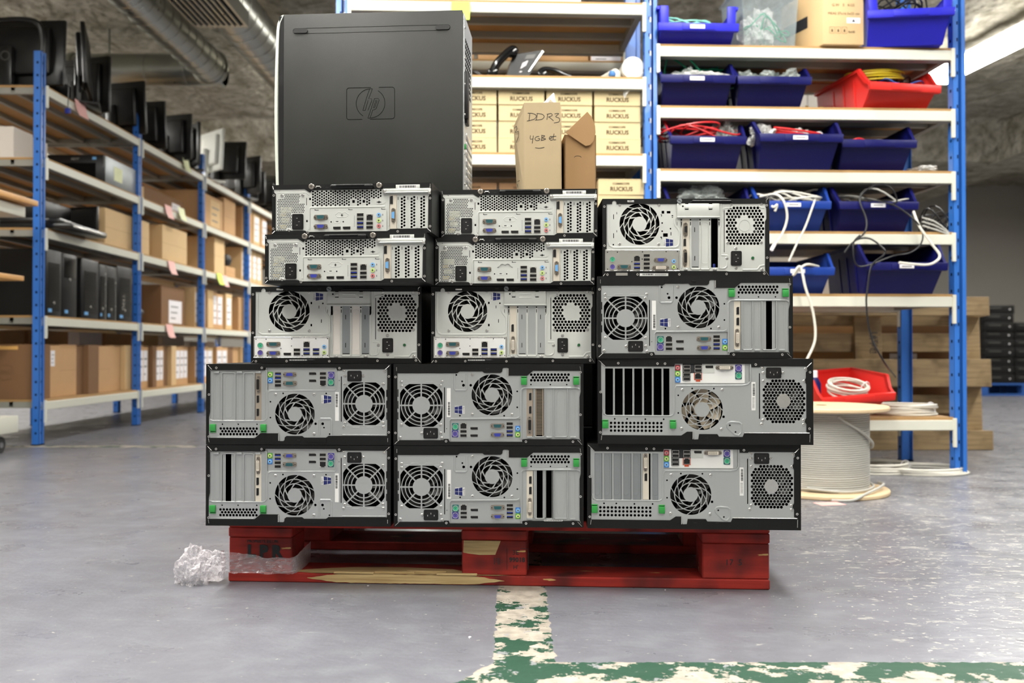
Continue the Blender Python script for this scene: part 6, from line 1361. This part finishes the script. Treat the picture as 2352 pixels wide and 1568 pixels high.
# lowest shelf
rb_ = RK(1882, -.09, .0); bn = bin_('red bin of white cables standing tilted on the lowest shelf behind the drum', Vector((rb_.x + .005, rb_.y, .262)), .325, .33, .13, 0, 'bin_red', .50, lab=False, rot=(radians(5), radians(-4), RZ + .12))
coil('loops of white network cable inside the tilted red bin', Vector((rb_.x + .15, rb_.y + .11, .335)), .095, 8, .004, 'cable_white', .045, 6, (radians(25), 0, .3), ecc=.7)
coil('flat coil of white cable at the right of the lowest shelf', Vector((*RK(2075, .14)[:2], SZ(.228))), .135, 12, .0048, 'cable_white', .04, 7, ecc=.7)
coil('coil of white cable on the floor beside the drum', Vector((*RK(2000, .12)[:2], 0)), .17, 7, .005, 'cable_white', .035, 8, ecc=.8)
coil('larger loose coil of white cable on the floor under the rack end', Vector((*RK(2115, .08)[:2], 0)), .19, 6, .0048, 'cable_white', .02, 9, ecc=.7)
q = RK(1871, .03, SZ(.228)); r = thing('bottle', 'small blue bottle with a white cap beside the right computer column', 'bottle', q)
link('bottle_body', MB('bin_navy').lathe([(.022, 0), (.025, .004), (.025, .14), (.012, .165)], 20).mesh('b'), r); link('cap', MB('paper_white').lathe([(.012, .165), (.012, .19), (.008, .194)], 16).mesh('c'), r)
# cable drum
def drum():
    r = thing('cable_drum', 'wooden cable drum wound with pale grey cable, standing on the floor right of the stack', 'cable drum', (PX(1886, 3.3), 3.3, 0))
    for z in (0, .300): link('flange', MB('ply', 'void').lathe([(.03, z), (.232, z), (.235, z + .004), (.235, z + .012), (.232, z + .016), (.03, z + .016)], 64).mesh('fl'), r, label='round pale wooden flange')
    m = MB('cable_grey'); pts = []; n = 36
    for i in range(n * 40): a = 2 * pi * i / 40; z = .022 + .274 * i / (n * 40); pts.append((.163 * cos(a), .163 * sin(a), z))
    m.tube(pts, .0043, 6); m.lathe([(.02, .017), (.161, .017), (.161, .299), (.02, .299)], 40); link('wound_cable', m.mesh('w'), r)
    k = MB('cable_grey').tube(spline([(.00, -.168, .285), (.03, -.17, .265), (.09, -.15, .23), (.15, -.09, .19), (.17, -.04, .165), (.175, -.0, .16)], 8), .005, 8)
    k.tube(spline([(-.1, -.14, .03), (0, -.178, .024), (.08, -.16, .024), (.15, -.10, .028), (.18, 0, .03)], 8), .0048, 8); k.tube(spline([(-.05, -.24, .005), (.02, -.245, .006), (.08, -.21, .022), (.15, -.14, .03), (.20, -.07, .035), (.21, 0, .03)], 8), .0048, 8)
    link('loose_strand', k.mesh('l'), r); link('hub_holes', MB('void').disc((0, 0), .02, 0, .001, 16).xf(Matrix.Rotation(-pi / 2, 4, 'X')).mesh('h'), r, (0, 0, .3165))
drum()
q = P(1905, 1152, 3.02); tag(link('paper_note', MB('note_pink').box(-.045, .045, -.03, .03, 0, .0006).mesh('n'), None, (q.x, 3.02, 0), (0, 0, .2)), 'pink paper note lying on the floor in front of the cable drum', 'paper note', 'paper notes')

# ================================================================= WOODEN PALLET STANDING BEHIND THE RACK
wp = thing('pallet', 'bare wooden pallet standing on its long edge behind the right rack', 'pallet', (1.30, 4.66, .80), 0, None, (radians(-92.5), 0, radians(1)))
pallet(wp, 'grey_wood', 'pale_wood', 1.205)
for t_, x, z in (('IPPC', .59, -.24), ('LITHI', .60, -.20)): link('stamp', text_mesh(t_, .05, 'ink', .0003), wp, (x, .25 if t_ == 'IPPC' else .24, .0215), (radians(92.5 - 90 + 87.5), 0, radians(90)))
# dark stacks by the far wall
bp2 = thing('pallet', 'blue pallet on the far right floor under stacked black desktops', 'pallet', (5.30, 10.2, 0), 0); pallet(bp2, 'pallet_blue', 'pallet_blue')
def far_pc():
    r = thing('desktop_computer', 'black desktop computer stacked on the blue pallet', 'computer', (0, 0, 0)); m = MB('black_plastic').rbox(0, .335, 0, .36, 0, .098, .004); link('casing', m.mesh('c'), r)
    link('power_button', MB('paper_white').disc((.28, .05), .008, -.002, .001, 10).mesh('b'), r); link('drive_slot', MB('monitor_grey').box(.04, .18, -.001, .001, .06, .07).mesh('b'), r); return r
fp0 = far_pc(); k_ = 0
cn_ = ('leftmost', 'middle', 'right'); rn_ = ('bottom', 'second', 'third', 'fourth', 'fifth', 'sixth', 'seventh', 'topmost')
for c_i in range(3):
    for j in range(8 if c_i == 0 else 7):
        r = fp0 if k_ == 0 else copy_tree(fp0); k_ += 1; r.location = (5.42 + c_i * .345 - (0), 10.22 + .01 * ((j * 7) % 3), .146 + j * .0995)
        r['label'] = 'black desktop computer in the %s column on the blue pallet, %s from the pallet' % (cn_[c_i], rn_[j]) if j < 7 else 'black desktop computer at the very top of the leftmost column on the blue pallet'
        if c_i and j == 6: r['label'] = 'black desktop computer topping the %s column on the blue pallet' % cn_[c_i]
        r['group'] = 'black desktops on the blue pallet'
r = copy_tree(fp0); r.location = (5.44, 10.25, .146 + 8 * .0995); r['label'] = 'lone black desktop crowning the whole far right stack'; r['group'] = 'black desktops on the blue pallet'
carton('carton', 'brown carton on the floor behind the wooden pallet', (1.38, 4.92, 0), .62, .36, .74, 0, 'carton', None); carton('carton', 'dark carton on the floor behind the wooden pallet, right of the brown one', (2.04, 4.94, 0), .46, .36, .73, 0, 'carton_dark', None, False, (('f', .05, .2, .4, .5, 'paper_white'),))

cb = thing('cabinet', 'plain white cabinet standing behind the right rack, seen between the bins', 'cabinet', (1.55, 5.42, 0)); m = MB('white_card').rbox(0, .50, .02, .42, .06, 2.1, .004).box(.02, .48, .04, .40, 0, .06); link('cabinet_body', m.mesh('c'), cb)
for x0, x1 in ((.003, .248), (.252, .497)): link('door', MB('white_card').rbox(x0, x1, 0, .02, .07, 2.09, .003).mesh('d'), cb)
# ================================================================= LEFT RACK CONTENTS
BT = .0125
def lbox(label, y0, y1, lv, h, m='carton', d=.42, inset=.0, name='carton', lab=None, tape=False, group='cartons on the left rack', dz=0, cat='box'):
    return carton(name, label, (XL - .05 - inset, y0, lv + BT + dz), y1 - y0 - .004, d, h, pi / 2, m, group, tape, lab, cat)
L5, L4, L3, L2, L1 = LV_L
edges = [(110, 137, 'carton_dark', 'n'), (138, 163, 'carton', 'w'), (164, 203, 'carton', 'n'), (205, 221, 'carton_dark', 'n'), (222, 246, 'carton_dark', 'n'), (247, 274, 'carton', 'n'), (275, 288, 'carton', 'n'), (289, 304, 'carton', 'n'), (305, 318, 'carton_light', 'n'),
         (324, 340, 'carton', 'w'), (341, 353, 'carton', 'w'), (354, 366, 'carton', 'w'), (367, 376, 'carton_dark', 'n'), (377, 387, 'carton', 'w'), (388, 397, 'carton', 'w'), (398, 408, 'carton_dark', 'n'), (409, 420, 'carton_light', 'n'), (421, 432, 'carton', 'w'), (433, 443, 'carton', 'w'), (444, 454, 'carton', 'w'),
         (462, 472, 'carton', 'w'), (473, 482, 'carton', 'w'), (483, 496, 'carton', 'w'), (497, 510, 'carton_light', 'w'), (511, 524, 'carton', 'w'), (525, 538, 'carton', 'w'), (539, 552, 'carton_dark', 'n'), (553, 566, 'carton', 'n'), (567, 580, 'carton_light', 'n')]
ordn = ['nearest', 'second', 'third', 'fourth', 'fifth', 'sixth', 'seventh', 'eighth', 'ninth', 'tenth', 'eleventh', 'twelfth', 'thirteenth', 'fourteenth', 'fifteenth', 'sixteenth', 'seventeenth', 'eighteenth', 'nineteenth', 'twentieth'] + ['twenty-' + s_ for s_ in ('first', 'second', 'third', 'fourth', 'fifth', 'sixth', 'seventh', 'eighth', 'ninth', 'tenth')]
for i, (a, b, m, w) in enumerate(edges):
    y0, y1 = LY(a), LY(b); wd = y1 - y0
    if i == 0: y0 = 4.935; wd = y1 - y0
    lab = (('f', .006, wd * .8, .05, .27, 'paper_white'),) if w == 'w' and i > 1 else ((('f', wd * .1, wd * .45, .18, .27, 'paper_white'),) if i == 1 else None)
    lbox('flat carton in the lowest left shelf row, %s from the camera' % ordn[i] if i else 'nearest brown carton on the lowest left shelf, round emblem on its side', y0, y1, L5, .305 - .006 * (i % 2), m, .60 if i == 0 else .34, .010 * (i * 5 % 4), lab=lab)
# emblem and sheet on the near carton side
m = MB('carton_dark').ring((0, 0), .040, .045, -.001, 0, 32); m.meshdata(text_mesh('DELL', .026, 'carton_dark', .0003, 0, 'CENTER', .0006), 0, Matrix.Translation((0, -.0005, 0)))
near = [o for o in C.objects if o.get('label', '').startswith('nearest brown carton')][0]
link('round_emblem', m.mesh('e'), near, (0 - .002, .17, .15), (0, 0, -pi / 2)); link('shipping_sheet', MB('paper_white', 'ink_grey').box(-.07, .03, -.001, 0, -.07, .08).box(-.02, .0, -.0014, -.001, -.04, .02, 1).mesh('s'), near, (-.002, .36, .19), (0, 0, -pi / 2)); link('tape_strip', MB('tape').box(-.02, .3, -.001, 0, -.01, .01).mesh('s'), near, (-.002, .40, .285), (0, 0, -pi / 2))
# back row of the lowest shelf
for i, (y0, w, h, m, lb) in enumerate(((5.0, .55, .39, 'carton', 1), (5.6, .5, .40, 'carton', 0), (6.25, .35, .40, 'paper_white', 0), (6.65, .45, .40, 'carton', 1), (7.2, .45, .40, 'carton_light', 0), (7.75, .5, .40, 'white_card', 0), (8.4, .7, .36, 'white_card', 0))):
    lbox('carton in the back row of the lowest left shelf, %s from the camera' % ordn[i], y0, y0 + w, L5, h, m, .20, .40, group='back row cartons on the left rack')
# dark towers on the second shelf
def dark_tower(label, y0, y1, h, kind):
    w = y1 - y0; r = thing('tower_computer', label, 'computer', (XL - .0, y0, L4 + BT), pi / 2, 'black towers on the left rack')
    link('casing', MB('black_steel').rbox(0, w, .02, .44, 0, h, .003, 0, 1).mesh('c'), r); link('front_bezel', MB('black_plastic').rbox(0, w, 0, .024, .0, h, .006).mesh('b'), r)
    m = MB('black_gloss')
    if kind != 1:
        for i in range(26): m.box(w * .15, w * .85, -.002, .0, .03 + i * (h - .1) / 26, .036 + i * (h - .1) / 26)
    else: m.rbox(w * .1, w * .9, -.003, 0, h * .62, h * .95, .001)
    link('bezel_grille', m.mesh('g'), r); link('power_button', MB('steel_bright').disc((w * .5, h * (.2 if kind != 1 else .6)), .009, -.004, 0, 12).mesh('p'), r); link('sticker', MB('jack_blue').box(w * .15, w * .35, -.003, 0, .02, .04).mesh('s'), r)
    if kind == 2: link('silver_edge', MB('steel_bright').box(w - .006, w, -.003, .02, .0, h).mesh('e'), r)
    if kind == 3: link('vertical_lettering', MB('steel_bright').meshdata(text_mesh('DELL', .05, 'steel_bright', .0004), 0, Matrix.Translation((w * .4, -.003, h * .35)) @ Matrix.Rotation(-pi / 2, 4, 'Y')).mesh('l'), r)
    return r
for i, (a, b, h, k, lb) in enumerate(((112, 141, .37, 0, 'black tower computer nearest the camera on the second left shelf, ribbed front'), (143, 176, .365, 1, 'black tower computer with a blank upper front, second from the near post'), (187, 226, .36, 0, 'wide ribbed black tower with a round silver button, third on the second left shelf'), (228, 242, .345, 2, 'slim black tower with a silver edge, fourth on the second left shelf'), (244, 265, .345, 2, 'black tower between the slim tower and the lettered one'), (269, 303, .36, 3, 'black tower with vertical lettering beside the second post'))):
    dark_tower(lb, LY(a) if i else 4.935, LY(b), h, k)
# bag, boxes farther on the second shelf
crumple('black_bag', 'black bag slumped on the second shelf past the second post', 'bag', (XL - .27, 6.45, L4 + BT), (.15, .26, .14), 71, 'bag_black', 4, .25)
lbox('brown carton with a white label behind the black bag', LY(400), LY(452), L4, .31, 'carton_dark', .5, .05, lab=(('f', .15, .42, .02, .2, 'paper_white'),))
for i, (a, b) in enumerate(((461, 471), (472, 481), (482, 490), (491, 503), (504, 514), (515, 530), (531, 545), (562, 575), (576, 590), (591, 605))):
    y0, y1 = LY(a), LY(b); lbox('white-labelled carton far along the second left shelf, %s of its row' % ordn[i], y0, y1, L4, .33 - .008 * (i % 3), 'carton' if i % 3 else 'carton_light', .45, .01 * (i % 3), lab=(('f', (y1 - y0) * .15, (y1 - y0) * .8, .04, .29, 'paper_white'),) if i % 4 != 3 else None)
# third shelf
def slab(name, label, cat, x0, x1, y0, y1, z0, z1, m, r=.006, rot=0, group=None):
    o = thing(name, label, cat, ((x0 + x1) / 2, (y0 + y1) / 2, z0), rot, group); link('housing', MB(m).rbox(-(x1 - x0) / 2, (x1 - x0) / 2, -(y1 - y0) / 2, (y1 - y0) / 2, 0, z1 - z0, r).mesh('s'), o); return o
z = L3 + BT
o = slab('laptop_dock', 'flat black docking station overhanging the third shelf by the near post', 'dock', -2.98, -2.46, 4.98, 5.42, z, z + .035, 'monitor_black', .01, group='black devices on the third left shelf'); link('front_strip', MB('steel_bright').rbox(.255, .262, -.2, .2, .010, .022, .001).mesh('f'), o)
o = slab('keyboard_tray', 'second flat black device stacked on the docking station', 'device', -3.0, -2.56, 5.0, 5.35, z + .036, z + .07, 'monitor_black', .01, .08, 'black devices on the third left shelf'); link('port_row', MB('monitor_grey').rbox(.19, .222, -.12, .12, .01, .024, .001).mesh('f'), o)
def monitor(label, loc, rz, w=.5, h=.31, tilt=0, m='monitor_black', stand=True, group='monitors on top of the left rack', face=None, neck=.12, grip=False, badge=False):
    r = thing('monitor', label, 'monitor', loc, rz, group); T = Matrix.Translation((0, 0, neck)) @ Matrix.Rotation(tilt, 4, 'X')
    link('panel', MB(m).rbox(-w / 2, w / 2, -.012, .012, 0, h, .005, 0, 2, T).mesh('p'), r); link('screen', MB('port_black').box(-w / 2 + .018, w / 2 - .018, .0118, .0128, .018, h - .018, 0, T).mesh('s'), r)
    link('rear_shell', MB(m).rbox(-w * .38, w * .38, -.045, -.010, h * .14, h * .88, .015, 0, 3, T).mesh('r'), r)
    if stand:
        link('neck', MB(m).rbox(-.035, .035, -.075, -.04, .0, neck + h * .55, .008).mesh('n'), r); link('base', MB(m).rbox(-.14, .14, -.15, .07, 0, .016, .007).mesh('b'), r)
    if badge: link('round_badge', MB('monitor_grey').ring((0, 0), .022, .027, -.003, 0, 24).mesh('bd'), r, (0, -.076, neck + h * .4))
    if grip: link('cable_frame', MB('monitor_black').tube(rr3([(-.10, -.07, .10), (-.08, -.10, .36), (.02, -.11, .39), (.19, -.11, .38), (.23, -.10, .30), (.22, -.10, .14)]), .016, 10).mesh('g'), r)
    return r
def rr3(p): return spline(p, 6)
slab('black_device', 'black box-shaped device behind the flat dock on the third shelf', 'device', -3.1, -2.72, 5.1, 5.5, z + .071, z + .20, 'black_plastic', .01, 0, 'black devices on the third left shelf')
monitor('black monitor standing sideways on the third left shelf beyond the docks', (-2.80, 5.62, z), 2.9, .44, .20, 0, neck=.02, group='black devices on the third left shelf')
lbox('long pale carton on the third left shelf before the second post', LY(258), LY(358), L3, .245, 'carton_light', .5, .0); lbox('pale carton just past the second post on the third left shelf', LY(387), LY(443), L3, .27, 'carton_light', .5, 0)
lbox('carton with torn light edge on the third left shelf', LY(505), LY(528), L3, .33, 'carton_light', .55, 0, lab=None); lbox('low open carton holding a dark cap on the third left shelf', LY(530), LY(552), L3, .10, 'carton', .4, .0); slab('hat', 'round dark cap resting in the low open carton', 'cap', -2.78, -2.62, LY(532), LY(545), L3 + BT + .102, L3 + BT + .22, 'bag_black', .05)
for i, (a, b) in enumerate(((566, 578), (579, 590), (591, 600), (601, 612))): lbox('tall carton at the far end of the third left shelf, %s of four' % ordn[i], LY(a), LY(b), L3, .33, 'carton_light', .45, 0, lab=(('f', .02, .12, .05, .28, 'paper_white'),))
# fourth shelf
z = L2 + BT
def white_carton(label, x0, x1, y0, y1, h):
    o = thing('white_box', label, 'box', (x0, y0, z), 0, 'white boxes on the left rack'); w = x1 - x0; d = y1 - y0; m = MB('white_card'); m.rbox(0, w, 0, d, 0, h, .003, 0, 1); link('box_body', m.mesh('b'), o); return o
white_carton('tall white box at the near left end of the fourth shelf', -3.25, -2.80, 5.0, 5.205, .19); white_carton('lower white box right behind the tall one, next to the near post', -3.25, -2.80, 5.215, 5.37, .178)
def lying_pc():
    w, d, h = .455, .49, .175; o = thing('tower_computer', 'black tower computer lying flat on the fourth left shelf, grey side facing the aisle', 'computer', (-3.05, 5.66, z), 0, 'black towers on the left rack')
    link('front_bezel', MB('black_plastic').rbox(0, w, 0, .03, 0, h, .006).mesh('f'), o); link('casing', MB('black_steel').rbox(.002, w - .003, .03, d, 0, h, .003).mesh('c'), o)
    link('side_panel', MB('steel_dull', 'ink').rbox(w - .004, w, .01, d, .002, h - .002, .001).mesh('s'), o, label='plain grey metal side'); link('pale_label', MB('note_pale').box(w, w + .001, .15, .27, .04, .13).mesh('l'), o)
    link('brand_lettering', text_mesh('acer', .03, 'steel_bright', .0004, .2), o, (w * .60, -.0008, h * .86)); link('sticker', MB('jack_blue').box(-.012, .012, -.001, 0, -.008, .008).mesh('k'), o, (w * .87, 0, h * .87)); link('vent_grille', MB('void').box(.05, w - .05, -.001, 0, .02, h * .7).mesh('v'), o)
lying_pc()
lbox('brown carton with white stickers on the fourth left shelf past the second post', LY(362), LY(450), L2, .14, 'carton_dark', .5, .06, lab=(('f', .55, .72, .01, .1, 'paper_white'),)); lbox('low brown carton on the fourth left shelf before the third post', LY(345), LY(361), L2, .12, 'carton_light', .3, .05)
lbox('large brown carton on the fourth left shelf past the third post', LY(468), LY(524), L2, .28, 'carton', .5, 0, lab=(('f', .3, .55, .02, .25, 'carton_light'),)); lbox('tall carton beside the fourth post on the fourth left shelf', LY(526), LY(552), L2, .33, 'carton', .5, 0)
for i, (a, b) in enumerate(((567, 590), (592, 608), (610, 622))): lbox('carton with tall white label ending the fourth left shelf, %s of three' % ordn[i], LY(a), LY(b), L2, .34, 'carton_light' if i % 2 else 'carton', .5, 0, lab=(('f', .05, .2, .05, .3, 'paper_white'),))
# top shelf: monitors
z = L1 + BT
monitor('nearest black monitor atop the left rack, its back and round badge showing', (-2.87, 5.12, z), -.05, .60, .38, radians(-3), neck=.05, grip=True, badge=True)
monitor('black monitor turned edge on, thin pale rim catching light, behind the nearest one', (-2.58, 5.42, z), -1.2, .44, .36, radians(3), neck=.10)
mons = ((-2.80, 5.78, -.30, .46, .36, 0, .06, 'first black monitor past the edge-on one'), (-2.76, 6.22, -.25, .48, .36, 4, .03, 'second black monitor past the edge-on one'), (-2.78, 6.62, -.15, .46, .35, 4, .02, 'third black monitor past the edge-on one'),
        (-2.72, 7.02, -.3, .46, .36, 0, .02, 'tall black monitor just past the second post'), (-2.66, 7.36, -.9, .44, .35, 0, .03, 'black monitor edge just before the white one'), (-2.76, 8.35, -.1, .54, .36, -5, .13, 'wide black monitor with cables past the third post'), (-2.64, 8.75, -.5, .46, .36, 0, .06, 'black monitor close behind the wide one'),
        (-2.78, 9.2, -.2, .5, .34, 0, .03, 'black monitor before the fourth post'), (-2.7, 9.6, -.4, .5, .30, 0, .06, 'first of five far black monitors'), (-2.75, 10.0, -.3, .5, .30, 0, .05, 'second of five far black monitors'), (-2.72, 10.35, -.2, .5, .28, 0, .06, 'third of five far black monitors'), (-2.72, 10.7, -.4, .5, .3, 0, .05, 'fourth of five far black monitors'), (-2.72, 11.1, -.4, .5, .27, 0, .04, 'farthest black monitor'))
for x, y, rz, w, h, t, nk, lb in mons: monitor(lb + ' on top of the left rack', (x, y, z), rz, w, h, radians(t), neck=nk)
monitor('white monitor on top of the left rack between black ones', (-2.66, 7.85, z), -.75, .40, .36, radians(-3), 'screen_white', neck=.10)
slab('black_device', 'flat black device between the monitors before the third post', 'device', -3.0, -2.66, 7.15, 7.5, z, z + .06, 'black_plastic', .01)
slab('black_device', 'low black device under the third monitor on the left rack top', 'device', -3.1, -2.72, 5.3, 5.5, z, z + .16, 'black_plastic', .01)
# blue tag hanging from the top shelf
k = MB('cable_black', 'usb_blue').tube([(0, 0, .20), (.004, 0, .1), (0, 0, .0)], .003, 6, 0).rbox(-.016, .016, -.004, .004, -.03, .0, .002, 1); tag(link('plug', k.mesh('p'), None, (-2.545, 5.10, 1.905)), 'blue display plug dangling from the near monitor cable', 'plug')
# paper notes on beams
for i, (px, py, m, lb) in enumerate(((184, 252, 'note_pink', 'pink note hanging from the top left beam near the first post'), (427, 380, 'note_pale', 'pale yellow note on the top left beam before the third post'), (387, 487, 'note_pink', 'pink note on the fourth shelf beam, left of a pale note'), (417, 492, 'note_pale', 'pale yellow note on the fourth shelf beam'), (395, 615, 'note_pink', 'pink note hanging from the third shelf beam'),
                                       (505, 641, 'note_lime', 'lime note on the third shelf beam near the fourth post'), (517, 645, 'note_pink', 'pink note overlapping the lime one'), (391, 760, 'note_pink', 'pink note on the second shelf beam between posts two and three'))):
    Y = LY(px, XL + .02); q = P(px, py, Y); w = .065; k = MB(m); h = .10
    k.add([(0, -w, h / 2), (0, w, h / 2), (.012, w, -h * .1), (.03, w * .8, -h / 2), (.03, -w, -h / 2), (.012, -w, -h * .1)], [(0, 1, 2, 5), (5, 2, 3, 4)]); k.add([(-.001, -w, h / 2), (-.001, w, h / 2), (.011, w, -h * .1), (.029, w * .8, -h / 2), (.029, -w, -h / 2), (.011, -w, -h * .1)], [(5, 2, 1, 0), (4, 3, 2, 5)])
    tag(link('paper_note', k.mesh('n'), None, (XL + .012, Y, q.z)), lb, 'paper note', 'paper notes')

# trolley at the left edge
def trolley():
    r = thing('trolley', 'white framed trolley with wooden shelves on casters at the left edge', 'trolley', (-3.2, 3.75, 0))
    W2, D2 = .71, .86
    link('top_board', MB('desk_wood').rbox(-.02, W2 + .03, 0, D2 + .02, 1.265, 1.293, .003).mesh('t'), r); link('top_rail', MB('rack_cream').rbox(0, W2 - .01, 0, D2 - .03, 1.20, 1.255, .003).mesh('t'), r)
    link('middle_board', MB('desk_wood').rbox(0, W2 - .02, 0, D2 - .02, .875, .90, .003).mesh('t'), r)
    for x, y in ((0, 0), (.54, 0), (0, D2 - .08), (.54, D2 - .08)): link('post', MB('rack_cream').rbox(x, x + .035, y, y + .035, .16, 1.26, .003).mesh('p'), r)
    link('base_frame', MB('rack_cream').rbox(0, W2 - .04, 0, D2 - .03, .10, .185, .004).mesh('b'), r)
    for x, y in ((.08, .08), (.60, .08), (.08, D2 - .12), (.60, D2 - .12)):
        c_ = link('caster', MB('rubber').cyl((-.012, 0, .042), (-.032, 0, .042), .042, 24).cyl((.012, 0, .042), (.032, 0, .042), .042, 24).mesh('c'), r, (x, y, 0)); link('caster_fork', MB('caster_grey').rbox(-.014, .014, -.02, .03, .03, .10, .004).cyl((-.036, 0, .042), (.036, 0, .042), .015, 12).mesh('f'), c_)
trolley()
